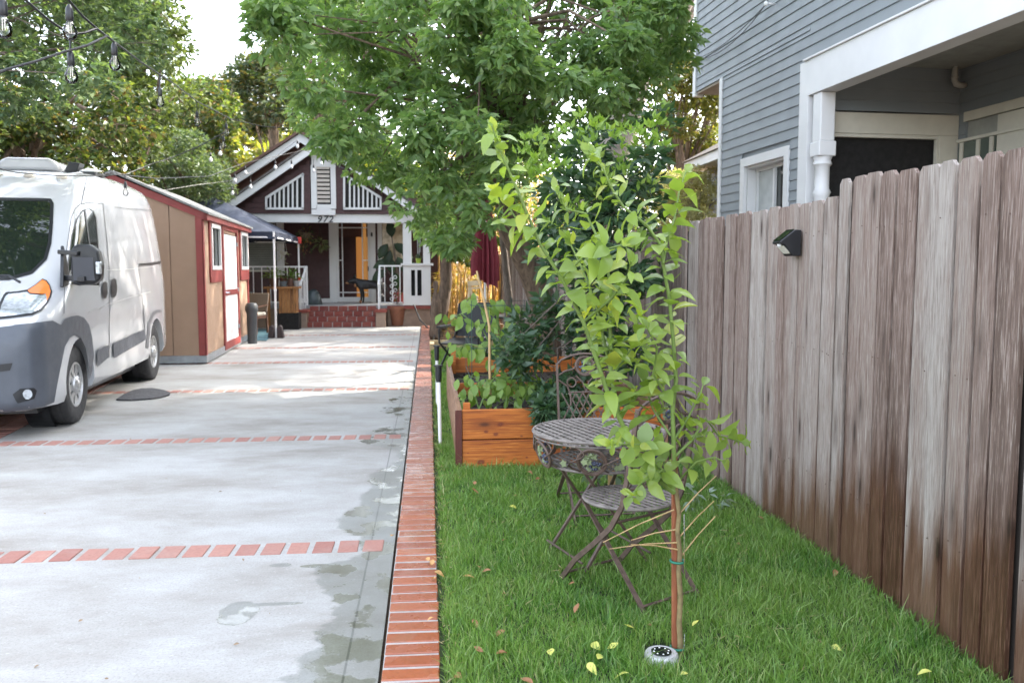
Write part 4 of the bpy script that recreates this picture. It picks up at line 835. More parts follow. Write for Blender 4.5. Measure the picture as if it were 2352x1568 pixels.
# wheel arch liners and underside
for sx in (-1, 1):
    for sy in (0, WB):
        m = MB(); m.lathe([(.42, -.18), (.42, .02)], (sx*.80, sy, WR+.015), 36, 'x'); m.f = [f for f in m.f if len(f) == 4]; m.mi = [0]*len(m.f)
        m.lathe([(.42, -.01), (.42, .0)], (sx*.62, sy, WR+.015), 36, 'x'); m.build('wheel_arch', M['black'], van, world=False, smooth=True)
m = MB(); m.box((-.8, -.6, .2), (.8, 3.9, .32)); m.tube([(-.7, WB, WR), (.7, WB, WR)], .05); m.build('underbody', M['black'], van, world=False)
def wheel(sx, sy):
    s = sx; e = Vector((sx*.95, sy, WR)); m = MB()
    prof = [(.21, -.20), (.30, -.225), (.355, -.215), (.372, -.18), (.372, -.03), (.36, .0), (.33, .012), (.26, .012), (.215, .0), (.205, -.02)]
    tread = []
    for r_, h in prof[3:5]: pass
    m.lathe([(a, b*s) for a, b in prof], e, 56, 'x'); ty = m.build('tyre', M['rubber'], None, world=False, smooth=True)
    w = bpy.data.objects.new('wheel', None)
    ty.name = 'wheel'; ty.parent = van
    m = MB(); m.lathe([(.215, -.02*s), (.212, .004*s), (.195, .006*s), (.188, -.015*s), (.186, -.06*s)], e, 40, 'x'); m.f = [f for f in m.f if len(f) == 4]; m.mi = [0]*len(m.f); n_ = 14
    # pressed steel disc: hub, broad lobes between openings
    for k in range(8):
        a = 2*math.pi*k/8+.2; w_ = .30; pts = []
        for rr, hw in ((.085, .36), (.14, .24), (.19, .27)):
            pts.append((rr, a-hw)); 
        ring = [(rr, a-hw) for rr, hw in ((.07, .40), (.12, .26), (.192, .28))]+[(rr, a+hw) for rr, hw in ((.192, .28), (.12, .26), (.07, .40))]
        m.prism([e+Vector((s*(-.012 if rr > .1 else .004), rr*math.cos(t_), rr*math.sin(t_))) for rr, t_ in ring], (-.02*s, 0, 0))
    m.lathe([(.085, -.02*s), (.085, .012*s), (.075, .022*s), (.045, .024*s), (.04, .03*s), (.0305, .034*s)], e, 28, 'x')
    for k in range(5):
        a = 2*math.pi*k/5; m.lathe([(.014, .015*s), (.012, .034*s)], e+Vector((0, .062*math.cos(a), .062*math.sin(a))), 8, 'x')
    m.build('rim', M['silver'], ty, world=False, smooth=True)
    m = MB(); m.lathe([(.205, -.09*s), (.205, -.07*s)], e, 32, 'x'); m.build('brake_drum', M['dark'], ty, world=False)
    m = MB()
    for k in (-.16, -.12, -.08, -.045): m.ring(e+Vector((s*k, 0, 0)), .3722, .0016, (0, 1, 0), (0, 0, 1), 56, 4)
    m.build('tread_groove', M['dark'], ty, world=False)
for sx in (-1, 1):
    for sy in (0, WB): wheel(sx, sy)
# door mirrors
for s in (1, -1):
    m = MB(); m.prism([(s*1.045, -.34, 1.33), (s*1.045, -.34, 1.60), (s*1.06, -.32, 1.665), (s*1.10, -.30, 1.69), (s*1.20, -.28, 1.69), (s*1.265, -.26, 1.63), (s*1.285, -.25, 1.5), (s*1.275, -.26, 1.37), (s*1.22, -.28, 1.325), (s*1.10, -.31, 1.315)], (0, .12, 0)); mr = m.build('wing_mirror', M['black'], van, world=False, bevel=.02)
    m = MB(); m.bar((s*.93, -.25, 1.62), (s*1.12, -.33, 1.605), .05, .04); m.bar((s*.95, -.25, 1.385), (s*1.18, -.35, 1.375), .06, .05); m.prism([(s*.955, -.36, 1.30), (s*.955, -.12, 1.32), (s*.93, -.1, 1.5), (s*.935, -.22, 1.68), (s*.95, -.3, 1.5)], (s*.03, 0, 0)); m.build('bracket', M['black'], mr, world=False, bevel=.008)
    m = MB(); m.box((min(s*1.262, s*1.298), -.355, 1.42), (max(s*1.262, s*1.298), -.28, 1.53)); m.build('side_lamp', M['amber'] if 0 else M['lens'], mr, world=False, bevel=.008)
    m = MB(); m.prism([(s*1.07, -.346, 1.36), (s*1.07, -.346, 1.57), (s*1.24, -.3455, 1.57), (s*1.25, -.3455, 1.36)], (0, -.004, 0)); m.build('housing_face', simple('mirror_face', (.03, .032, .04), .45), mr, world=False)
# roof vent and marker lamps
def rooftop(px, py, s): return None
m = MB(); vx0, vx1 = -.30, .36; vy0, vy1 = 1.75, 2.45; zt_ = 2.56
m.prism([(vx0, vy0, zt_), (vx0+.03, vy0, zt_+.10), (vx0+.12, vy0, zt_+.14), (vx1-.12, vy0, zt_+.14), (vx1-.03, vy0, zt_+.10), (vx1, vy0, zt_)], (0, vy1-vy0, 0)); m.build('roof_vent', M['vanpaint'], van, world=False, bevel=.035)
m = MB(); 
for x in (-.62, -.31, 0, .31, .62):
    s_ = 1.12; h = hit(Vector((x, .98, 4)), Vector((0, 0, -1)), .0); m.ball(h, (.06, .10, .035), 12, 8)
m.build('roof_marker_lamp', simple('marker_lamp', (.6, .55, .48), .3), van, world=False, smooth=True)
m = MB()
for s in (1, -1):
    pts = [hit(Vector((s*x, y, 4)), Vector((0, 0, -1)), -.004) for x, y in ((.62, .85), (.60, 1.1), (.60, 1.6), (.60, 2.6), (.60, 3.8))]; m.tube(pts, .022, 8)
m.build('roof_rib', M['vanpaint'], van, world=False, smooth=True)
h = hit(Vector((.60, 1.85, 4)), Vector((0, 0, -1)), 0)
w_ = vm @ h
sl = thing('roof_solar_lamp', 'small black solar panel lamp resting on the van roof edge under the cable', 'lamp', w_)
m = MB(); m.box((w_.x-.2, w_.y-.14, w_.z-.02), (w_.x+.16, w_.y+.14, w_.z+.02)); m.build('panel', M['black'], sl, bevel=.006); m = MB(); m.prism([(w_.x-.2, w_.y-.1, w_.z+.02), (w_.x-.06, w_.y-.1, w_.z+.02), (w_.x-.02, w_.y-.1, w_.z+.12), (w_.x-.14, w_.y-.1, w_.z+.13)], (0, .16, 0)); m.build('bracket', M['black'], sl, bevel=.01); m = MB(); m.prism([(w_.x-.02, w_.y-.12, w_.z+.022), (w_.x+.14, w_.y-.12, w_.z+.022), (w_.x+.14, w_.y+.12, w_.z+.05), (w_.x-.02, w_.y+.12, w_.z+.08)], (0, 0, .01)); m.build('reflector', M['whitem'], sl)
# ------------------------------------------------------------------ bistro table and chairs
grapes = simple('grape_glaze', (.06, .07, .12), .25, var=.4); vine = simple('vine_leaf_paint', (.18, .22, .11), .5, var=.3)
def lattice_disc(m, c, r, z, step=.040, w=.021, t=.0025):
    k = int(r/step)+1
    for i in range(-k, k+1):
        u = (i+.5)*step
        if abs(u) >= r*.985: continue
        L = math.sqrt(r*r-u*u)
        n = max(2, int(2*L/step*1.)); 
        for ax in (0, 1):
            a = -L; 
            if ax == 0: m.box((c[0]+u-w/2, c[1]-L, z+.0015), (c[0]+u+w/2, c[1]+L, z+.0015+t))
            else: m.box((c[0]-L, c[1]+u-w/2, z-.0035), (c[0]+L, c[1]+u+w/2, z-.0035+t))
def medallion(parent, c, r, ax, ay, name='medallion'):
    m = MB(); c = Vector(c); ax = Vector(ax).normalized(); ay = Vector(ay).normalized()
    m.ring(c, r, .008, ax, ay, 28, 6); m.ring(c, r*.86, .004, ax, ay, 28, 5); o = m.build(name, M['rust'], parent, world=False, smooth=True)
    m = MB(); rr = random.Random(5)
    for k in range(20): a = rr.uniform(0, 6.3); d = rr.uniform(0, .5)*r; m.ball(c+ax*(d*math.cos(a)+.15*r)+ay*(d*math.sin(a)-.1*r), r*.11, 7, 5)
    m.build('grapes', grapes, o, world=False, smooth=True); m = MB()
    for k in range(9):
        a = rr.uniform(1.2, 5.2); p = c+ax*math.cos(a)*r*.5+ay*math.sin(a)*r*.5; n_ = ax.cross(ay); q = [p+ax*math.cos(b)*r*.3*(1 if i % 2 else .6)+ay*math.sin(b)*r*.3*(1 if i % 2 else .6)+n_*rr.uniform(-.008, .008) for i, b in enumerate([j*2*math.pi/10 for j in range(10)])]; m.prism(q, n_*.002)
    m.build('vine_leaves', vine, o, world=False)
def rz(deg): return R(deg)
# table
tz, tr = .66, .325; table = thing('bistro_table', 'round rusty iron bistro table with woven lattice top and grape medallions on the lawn', 'table', (.84, 4.12, 0), rz(18))
m = MB(); lattice_disc(m, (0, 0), tr, tz); m.ring((0, 0, tz), tr, .009, n=48); m.ring((0, 0, tz-.02), tr*.99, .005, n=48); m.build('tabletop', M['rusttop'], table, world=False)
m = MB(); lattice_disc(m, (0, 0), tr*.78, tz-.155); m.ring((0, 0, tz-.155), tr*.78, .007, n=44); m.build('lower_shelf', M['rusttop'], table, world=False)
m = MB()
for k in range(12):
    a = k*math.pi/6+.2; d = Vector((math.cos(a), math.sin(a), 0)); b = Vector((-d.y, d.x, 0)); pts = []
    for i in range(9):
        f = i/8; pts.append(d*(tr*(1-.2*f)+.03*math.sin(f*math.pi))+b*.045*math.sin(f*2*math.pi)+Vector((0, 0, tz-.02-.13*f)))
    m.tube(pts, .004, 6)
m.build('apron_scrolls', M['rust'], table, world=False, smooth=True)
for a in (-125, -60, 0, 60, 120, 180):
    d = Vector((math.cos(R(a)), math.sin(R(a)), 0)); medallion(table, d*tr*.94+Vector((0, 0, tz-.092)), .066, (-d.y, d.x, 0), Vector((0, 0, 1))+d*.35)
m = MB(); rr = random.Random(3)
for k in range(26):
    a = rr.uniform(0, 6.3); d = Vector((math.cos(a), math.sin(a), 0)); p = d*tr*rr.uniform(.88, 1.02)+Vector((0, 0, tz-rr.uniform(.03, .14))); q = []
    tx = Vector((-d.y, d.x, 0)); s_ = rr.uniform(.012, .022)
    for i in range(10): b = i*math.pi/5; q.append(p+(tx*math.cos(b)+Vector((0, 0, 1))*math.sin(b))*s_*(1 if i % 2 else .6))
    m.prism(q, d*.002)
m.build('vine_leaves', vine, table, world=False)
for s in (-1, 1):                                     # two crossed pairs of legs
    for f in (-1, 1):
        m = MB(); m.bar((-f*.17, s*.16, tz-.155), (f*.2, s*.19+f*.012, 0), .016, .012); m.build('leg', M['rust'], table, world=False)
m = MB()
for f in (-1, 1): m.tube([(f*.19, -.19, .07), (f*.19, .19, .07)], .006, 6); m.tube([(f*.165, -.165, tz-.16), (f*.165, .165, tz-.16)], .006, 6)
m.build('stretcher', M['rust'], table, world=False)
def chair(label, loc, rot, group='folding iron bistro chairs at the round table'):
    c = thing('bistro_chair', label, 'chair', loc, rot, group); z = .43; r = .205
    m = MB(); lattice_disc(m, (0, 0), r, z, .034, .018); m.ring((0, 0, z-.002), r, .008, n=40); m.build('seat', M['rusttop'], c, world=False)
    for s in (-1, 1):
        m = MB(); pts = [(s*.18, .27, 0), (s*.18, .16, .13), (s*.18, .03, .24), (s*.18, -.08, .34), (s*.18, -.15, .45), (s*.18, -.19, .62), (s*.18, -.24, .88)]
        for a, b in zip(pts, pts[1:]): m.bar(a, b, .010, .024, (0, 1, .5))
        m.build('upright', M['rust'], c, world=False)
        m = MB(); m.bar((s*.165, -.30, 0), (s*.165, .12, z-.012), .008, .022, (0, 1, .5)); m.build('leg', M['rust'], c, world=False)
        m = MB(); m.ball((s*.172, -.02, .275), .009, 8, 6); m.build('rivet', M['rust'], c, world=False)
    m = MB(); m.tube([(-.18, .235, .045), (.18, .235, .045)], .006, 6); m.tube([(-.165, -.27, .045), (.165, -.27, .045)], .006, 6); m.tube([(-.18, -.10, .365), (.18, -.10, .365)], .006, 6); m.build('stretcher', M['rust'], c, world=False)
    def B(x, zz): return Vector((x, -.15-(zz-.45)*.21, zz))
    m = MB(); arch = [B(-.18, .87)]
    for i in range(13): t_ = i/12; x = -.18+.36*t_; arch.append(B(x, .87+.065*math.sin(math.pi*t_)**.6))
    m.tube(arch, .007, 6); 
    for s in (-1, 1):
        m.tube([B(s*.18, .80), B(s*.13, .83), B(s*.08, .84), B(s*.055, .86)], .006, 6); m.tube([B(s*.18, .78), B(s*.12, .74), B(s*.10, .69), B(s*.10, .62)], .006, 6)
        m.ring(B(s*.09, .76), .028, .005, (1, 0, 0), (0, -.2, 1), 18, 5); m.tube([B(s*.06, .80), B(s*.02, .76), B(0, .70)], .005, 6)
    m.tube([B(-.11, .70), B(.11, .70)], .006, 6); m.tube([B(-.18, .52), B(.18, .52)], .006, 6); m.build('backrest', M['rust'], c, world=False, smooth=True)
    m = MB()
    for k in range(-2, 4):
        for s in (-1, 1): x = (k-.5)*.045; m.bar(B(x-s*.045, .525), B(x+s*.045, .698), .008, .003, (0, 1, 0))
    m.build('lattice', M['rust'], c, world=False); medallion(c, B(0, .86), .058, (1, 0, 0), (0, -.2, 1)); return c
chair('rusty folding iron chair in front of the table, back towards the lemon tree', (.90, 3.72, 0), rz(30))
chair('rusty folding iron chair behind the table, backrest against the dark shrub', (.99, 4.98, 0), rz(184))
# ------------------------------------------------------------------ raised planter
by0, by1, bx0, bx1, bz = 6.13, 9.55, .2, 1.74, .44
bed = thing('raised_planter', 'stained cedar raised garden bed with knotty front boards on the lawn', 'planter', (.97, 7.8, 0))
addknots('knotty_cedar', [(P(px, py, by0).x, P(px, py, by0).z, r_) for px, py, r_ in ((1116, 991, .011), (1139, 997, .012), (1149, 974, .015), (1198, 1001, .006), (1244, 980, .012), (1104, 1061, .018), (1210, 1050, .006), (1075, 1040, .004))])
m = MB(); m.box((bx0+.04, by0, .0), (bx1, by0+.04, .215)); m.box((bx0+.04, by0, .223), (bx1, by0+.04, bz)); m.build('front_boards', M['knotty_cedar'], bed, bevel=.004)
m = MB(); m.box((bx0+.04, by1, 0), (bx1, by1+.04, .215)); m.box((bx0+.04, by1, .223), (bx1, by1+.04, bz+.03)); m.box((bx0+.06, 7.75, .0), (bx1-.02, 7.79, .21)); m.box((bx0+.06, 7.75, .214), (bx1-.02, 7.79, bz-.02)); m.build('back_boards', M['cedar'], bed, bevel=.004)
m = MB(); m.box((bx0, by0+.0, 0), (bx0+.038, by1+.04, .215)); m.box((bx0, by0, .223), (bx0+.038, by1+.04, bz)); m.box((bx1+.002, by0, 0), (bx1+.04, by1+.04, bz)); m.build('side_boards', M['cedary'], bed, bevel=.004)
m = MB(); m.box((bx0-.012, by0-.012, 0), (bx0+.036, by0-.001, bz)); m.build('corner_post', M['redwood'], bed); m = MB(); m.box((bx0+.05, by0+.06, 0), (bx0+.1, by0+.11, bz+.04)); m.box((bx0+.05, by1-.1, 0), (bx0+.1, by1-.05, bz+.12)); m.build('inner_post', M['cedar'], bed)
m = MB(); m.box((bx0+.04, by0+.04, 0), (bx1, by1, .30)); 
for k in range(240): x, y = random.uniform(bx0+.06, bx1-.05), random.uniform(by0+.06, by1-.04); s_ = random.uniform(.008, .03); m.obox((x, y, .302+s_*.3), (s_, random.uniform(-.01, .01), .003), (random.uniform(-.01, .01), s_*.5, 0), (0, .003, s_*.3))
m.build('soil', M['soil'], bed)
m = MB(); m.box((bx0+.05, by0+.115, .32), (bx0+.0, by0+.115, .3)); 
# bamboo cane
m = MB(); pts = [P(1127, 945, 6.75), P(1125, 850, 6.75), P(1124, 750, 6.76), P(1112, 690, 6.78), P(1099, 640, 6.8), P(1095, 622, 6.8)]; pts[0].z = .28; m.tube(pts, [.011, .011, .0105, .010, .009, .008], 8); tag(m.build('bamboo_cane', M['bamboo'], None, smooth=True), 'tall crooked bamboo cane stuck upright in the raised garden bed', 'garden stake')
def spiral(px, py, py1, Y, label):
    a = P(px, py, Y); b = P(px+16, py1, Y); m = MB(); pts = []
    for i in range(90): f = i/89; c = a.lerp(b, f); an = f*2*math.pi*7; pts.append(c+Vector((.045*math.cos(an), .045*math.sin(an), 0)))
    m.tube(pts, .009, 6); t = m.build('coil_ornament', M['orange'], None, smooth=True); tag(t, label, 'garden ornament')
spiral(1152, 866, 806, 7.1, 'shorter orange spiral coil among the pepper leaves in the raised bed'); spiral(1172, 852, 786, 7.4, 'taller orange spiral coil behind the other, in the raised bed')
# wire plant cage
cg = thing('wire_cage', 'thin green wire cage around the pepper plants in the raised bed', 'plant cage', (.75, 7.5, .3)); m = MB()
for z in (.52, .80, 1.16): m.tube([(.36, 7.1, z), (1.2, 7.05, z), (1.22, 8.2, z), (.36, 8.2, z), (.36, 7.1, z)], .0032, 5)
m.build('hoop', simple('cage_green', (.02, .06, .05), .5), cg); m = MB()
for x, y in [(.36, 7.1), (.5, 7.1), (.64, 7.1), (.8, 7.08), (.95, 7.08), (1.2, 7.05), (1.22, 8.2), (.8, 8.2), (.36, 8.2), (.36, 7.6)]: m.tube([(x, y, .28), (x, y, 1.2)], .003, 5)
m.build('upright_wires', simple('cage_green', (.02, .06, .05), .5), cg)
# two white ground stakes
def stake(px, label, Y, ztop, capz, tipx):
    a = P(px, 850, Y); t = thing('ground_stake', label, 'stake', (a.x, Y, 0), 0); m = MB(); m.tube([(a.x+tipx, Y, .0), (a.x+tipx, Y, .05), (a.x, Y, capz)], [.004, .014, .016], 10); m.build('rod', M['whitem'], t, smooth=True)
    m = MB(); m.lathe([(.02, capz-.04), (.026, capz), (.026, ztop-.015), (.038, ztop-.012), (.038, ztop)], (a.x, Y, 0), 14); m.build('cap', M['black'], t, smooth=True)
stake(1007, 'nearer white ground stake with black cap standing in the grass edge beside the planter', 6.95, .68, .58, .01)
stake(1003.5, 'farther white ground stake with black cap, behind the first one by the brick kerb', 9.0, .66, .54, .0)
# in-ground solar disc light
d = G(1519, 1501, .03); dl = thing('ground_disc_light', 'round steel solar disc light set in the lawn beside the lemon tree trunk', 'lamp', (d.x, d.y, 0))
m = MB(); m.lathe([(.002, .035), (.057, .038), (.063, .03), (.063, -.02)], (d.x, d.y, .0), 36); m.build('rim', simple('disc_steel', (.55, .55, .55), .35, metal=.3), dl, smooth=True); m = MB(); m.lathe([(.002, .004), (.038, .004), (.038, .0)], (d.x, d.y, .038), 30); m.build('solar_face', M['glass'], dl)
m = MB(); [m.ball((d.x+.028*math.cos(a*math.pi/4), d.y+.028*math.sin(a*math.pi/4), .0424), (.0035, .0035, .0015), 8, 4) for a in range(8)]; m.build('led', M['whitem'], dl)
# semicircular doormat
mt = MB(); c = G(331, 911); pts = []
q = G(268, 917); r_ = G(391, 903)
pts = [Vector((*G(x, y).xy, .004)) for x, y in ((267, 920), (285, 908), (305, 899), (325, 895), (350, 894), (375, 898), (391, 904), (389, 909), (372, 914), (347, 918), (300, 921))]
mt.prism(pts, (0, 0, .016)); mat_ = simple('mat_rubber', (.06, .06, .065), .8, var=.5, scale=26, bump=1., bscale=45); tag(mt.build('doormat', mat_, None, bevel=.003), 'dark half-round rubber doormat lying on the concrete beside the van', 'doormat')
# ------------------------------------------------------------------ pop-up canopy
cx0, cx1, cy0, cy1 = -6.45, -3.25, 18.55, 22.0; cn = thing('canopy_tent', 'navy blue pop-up canopy with white legs between the shed and the cottage', 'canopy', (-4.85, 20.2, 0))
ze, zv, zpk_ = P(634, 532, cy0).z, P(634, 549, cy0).z, P(500, 452, 20.2).z; m = MB(); N_ = 10; grid = []
cxm, cym = (cx0+cx1)/2, (cy0+cy1)/2
for j in range(N_+1):
    for i in range(N_+1):
        u, v = i/N_*2-1, j/N_*2-1; f = 1-max(abs(u), abs(v)); sag = -.12*math.sin(math.pi*f)*(1-min(abs(u), abs(v))/max(abs(u), abs(v), .001))
        grid.append((cxm+u*(cx1-cx0)/2, cym+v*(cy1-cy0)/2, ze+(zpk_-ze)*f**.95+sag))
m.add(grid, [(j*(N_+1)+i, j*(N_+1)+i+1, (j+1)*(N_+1)+i+1, (j+1)*(N_+1)+i) for j in range(N_) for i in range(N_)])
vl = []; 
for (ax, ay), (bx_, by_) in (((cx0, cy0), (cx1, cy0)), ((cx1, cy0), (cx1, cy1)), ((cx1, cy1), (cx0, cy1)), ((cx0, cy1), (cx0, cy0))):
    n0 = len(vl); 
    for i in range(13): f = i/12; x, y = ax+(bx_-ax)*f, ay+(by_-ay)*f; o_ = .015*math.sin(f*20); vl += [(x+o_, y+o_, ze), (x+o_*2, y-o_*2, zv+.03*math.sin(math.pi*f))]
    m.add(vl[n0:], [(2*i, 2*i+2, 2*i+3, 2*i+1) for i in range(12)])
m.build('canopy_top', M['navy'], cn, smooth=True)
for x in (cx0, cx1):
    for y in (cy0, cy1): m = MB(); m.box((x-.018, y-.018, .0), (x+.018, y+.018, ze)); m.box((x-.024, y-.024, 1.0), (x+.024, y+.024, 1.04)); m.build('leg', M['whitem'], cn)
m = MB(); m.bar((cx0, cy0, zv+.04), (cx1, cy0, zv+.04), .02, .03); m.bar((cx1, cy0, zv+.04), (cx1, cy1, zv+.04), .02, .03); m.bar((cx0, cy1, zv+.04), (cx1, cy1, zv+.04), .02, .03); m.build('frame_bar', M['whitem'], cn)
m = MB(); q = P(687, 551, cy1-.05); m.box((q.x-.06, q.y-.06, q.z-.09), (q.x+.06, q.y, q.z+.07)); m.box((cx1-.03, cy1-.03, P(684, 640, cy1).z-.04), (cx1+.03, cy1+.03, P(684, 640, cy1).z+.04)); m.build('red_tag', M['red'], cn, bevel=.01)
wg = MB()
for s in (-1, 1): wg.prism([(cx1+s*.03, cy0-.09, .0), (cx1+s*.17, cy0-.09, .0), (cx1+s*.13, cy0-.09, .25), (cx1+s*.09, cy0-.09, .28), (cx1+s*.03, cy0-.09, .24)], (0, .18, 0))
tag(wg.build('leg_weight', simple('weight', (.04, .028, .028), .7), None, bevel=.02), 'pair of dark sandbag weights strapped at the foot of the front canopy leg', 'weight')
# ------------------------------------------------------------------ things under the canopy and on the porch
b0 = P(579, 788, 17.9); b0 = G(580, 789); m = MB(); m.lathe([(.09, 0), (.10, .60), (.125, .66), (.125, .74), (.09, .80), (.02, .81)], (b0.x, b0.y, 0), 20); tag(m.build('waste_bin', simple('bin', (.05, .055, .06), .5), None, smooth=True), 'slim dark grey plastic bin standing against the far corner of the shed', 'bin')
def armchair(label, x, y, rot, fab, seat):
    c = thing('dining_armchair', label, 'chair', (x, y, 0), rot); m = MB()
    for sx in (-1, 1):
        for sy in (-1, 1): m.bar((sx*.25, sy*.24, 0), (sx*.24, sy*.22, .42 if sy > 0 else .42), .04, .04)
        m.bar((sx*.27, -.26, .62), (sx*.27, .24, .66), .035, .03); m.bar((sx*.27, -.24, .4), (sx*.27, -.24, .62), .03, .03)
    m.box((-.25, -.24, .36), (.25, .24, .42)); m.build('frame', M['oldwood'] if 0 else simple('dark_wood', (.08, .035, .02), .5), c, world=False)
    m = MB(); m.box((-.24, -.25, .421), (.24, .22, .50)); m.build('seat', seat, c, world=False, bevel=.03); m = MB(); m.prism([(-.26, .20, .50), (.26, .20, .50), (.26, .30, .92), (-.26, .30, .92)], (0, .05, 0)); m.build('backrest', fab, c, world=False, bevel=.02); return c
armchair('tan upholstered armchair with pale seat cushion under the navy canopy', -3.98, 19.7, R(-20), M['wickerr'], M['cush'])
armchair('armchair draped with teal cloth, behind the tan one under the canopy', -4.55, 20.9, R(-8), M['teal'], M['teal'])
m = MB(); a, b, c_, d_ = G(560, 783), G(612, 783), G(640, 757), G(585, 757); m.prism([(q.x, q.y, .004) for q in (a, b, c_, d_)], (0, 0, .01)); tag(m.build('rug', M['rug'], None), 'worn blue-green outdoor rug on the concrete beneath the armchairs', 'rug')
pt = thing('potting_table', 'rustic potting table of old orange-brown planks on a dark base', 'table', (-3.6, 21.5, 0)); Yt = 21.3
x0, x1 = P(609, 660, Yt).x, P(688, 660, Yt).x; zt = P(650, 658, Yt).z; m = MB(); m.box((x0, Yt-.25, zt-.05), (x1, Yt+.35, zt)); m.build('tabletop', M['oldwood'], pt)
m = MB(); xa, xb, za, zb_ = P(643, 700, Yt).x, P(683, 700, Yt).x, P(650, 718, Yt).z, zt-.052; k = 0
for i in range(6): m.box((xa+(xb-xa)*i/6+.004, Yt-.15, za), (xa+(xb-xa)*(i+1)/6-.004, Yt+.2, zb_))
m.build('panel', M['oldwood'], pt); m = MB(); m.box((xa-.1, Yt-.18, 0), (xb+.05, Yt+.25, za-.002)); m.build('base', M['dark'], pt); m = MB(); m.bar((x0+.08, Yt, 0), (x0+.08, Yt, zt-.05), .06, .06); m.build('leg', M['oldwood'], pt)
def leafpot(name, label, x, y, z, r, h, mat, n, L, spread, cols, taper=.75, stem=False, hgt=None, cat='potted plant', up=.5):
    t = thing(name, label, cat, (x, y, z)); m = MB(); m.lathe([(.001, 0), (r*taper, 0), (r*.97, h*.82), (r*1.06, h*.83), (r*1.06, h), (r*.93, h), (r*.9, h*.9), (.001, h*.9)], (x, y, z), 20); m.build('pot', mat, t, smooth=True)
    H_ = hgt or spread; c = np.array([x, y, z+h]); d = rdir(n); d[:, 2] = np.abs(d[:, 2]); Pb = c+d*rng.uniform(.1, 1, (n, 1))*np.array([spread, spread, H_]); U = d+rdir(n)*.5+np.array([0, 0, up-.5]); V, Q = leaf_arrays(Pb, U, rdir(n)*.5+np.array([0, 0, 1]), L*rng.uniform(.6, 1.2, n), L*.45)
    npmesh('foliage', V, Q, leafmat(name+'_leaf', cols), t); m = MB()
    for k in range(5): a = random.uniform(0, 6.3); m.tube([(x, y, z+h*.85), (x+spread*.3*math.cos(a), y+spread*.3*math.sin(a), z+h+H_*.5), (x+spread*.6*math.cos(a), y+spread*.6*math.sin(a), z+h+H_*.85)], .005, 5)
    m.build('stem', M['thinbark'], t); return t
gl = [(.05, .1, .02), (.09, .17, .03), (.14, .24, .05)]
q = P(630, 657, Yt); leafpot('potted_plant', 'brown pot with bright trailing plant at the left of the potting table', q.x, Yt, zt+.001, .12, .2, simple('brown_pot', (.1, .05, .03), .6), 160, .08, .28, [(.14, .22, .03), (.22, .34, .05)])
q = P(653, 657, Yt); leafpot('potted_plant', 'small grey pot with red flower in the middle of the potting table', q.x, Yt-.1, zt+.001, .09, .13, simple('grey_pot', (.12, .15, .17), .5), 40, .06, .12, [(.3, .02, .02), (.08, .12, .03)])
q = P(668, 657, Yt); leafpot('potted_plant', 'rounded clay pot with thin grassy plant on the potting table', q.x, Yt+.05, zt+.001, .12, .19, simple('clay_pot', (.16, .09, .07), .6), 60, .12, .2, gl)
q = P(681, 657, Yt); leafpot('potted_plant', 'small pale tin pot at the right end of the potting table', q.x, Yt-.05, zt+.001, .07, .14, M['steel'], 16, .06, .08, gl)
# bag on the porch
Yk = YB+.5; a, b = P(707, 690, Yk), P(731, 690, Yk); m = MB(); m.lathe([(.001, 0), (.22, .0), (.25, .1), (.21, .22), (.12, .34), (.05, .40), (.001, .41)], (0, 0, 0), 12)
m.v = [((a.x+b.x)/2+x*1.0+.03*math.sin(z*19+x*9), Yk+y*.8, zf+z+.0) for x, y, z in m.v]; tag(m.build('garden_bag', simple('bag', (.04, .055, .06), .45, var=.5, bump=.6, bscale=12), None, smooth=True), 'slumped dark plastic bag on the porch beside the stairs', 'bag')
# terracotta planter by the steps
q = G(913, 747); tp = leafpot('terracotta_planter', 'large square-rimmed terracotta pot with a bare young plant, right of the steps', q.x, q.y, 0, .22, .50, M['terra'], 14, .1, .12, gl, .72, hgt=.5)
q = P(961, 603, YB+.08); leafpot('potted_plant', 'small lime green pot with a succulent on the pillar sill', q.x, YB+.1, zsl+.026, .07, .13, M['olive'], 40, .07, .09, [(.05, .1, .07), (.1, .16, .1)])
# broad-leaved plant on the porch
big = thing('broad_leaf_plant', 'tall dark broad-leaved plant in a red pot behind the right railing', 'potted plant', (x_(905, 23.4), 23.4, zf)); xx = x_(915, 23.3); m = MB(); m.lathe([(.001, 0), (.15, 0), (.2, .3), (.001, .3)], (xx, 23.3, zf), 16); m.build('pot', M['redtrim'], big, smooth=True)
pb = []; un = []
for px, py, ux, uz in ((890, 560, -.5, -.8), (897, 575, -.3, -1), (905, 560, .6, -.4), (895, 600, -.9, -.3), (912, 590, .5, -.9), (920, 570, .7, -.6), (888, 620, -.8, -.5), (905, 625, .2, -1), (918, 610, .8, .1), (900, 545, -.1, .9), (893, 590, .2, -.8)): p = P(px, py, 23.2); pb.append(p[:]); un.append((ux, -.3, uz))
V, Q = leaf_arrays(pb, un, np.tile([[0, -1, .3]], (len(pb), 1)), .5, .26, True); npmesh('foliage', V, Q, leafmat('broad_leaf', [(.012, .03, .015), (.03, .06, .025)]), big); m = MB(); [m.tube([(xx, 23.3, zf+.3), ((xx+p[0])/2, 23.25, (zf+.3+p[2])/2+.1), p], .012, 6) for p in pb]; m.build('stem', M['thinbark'], big)
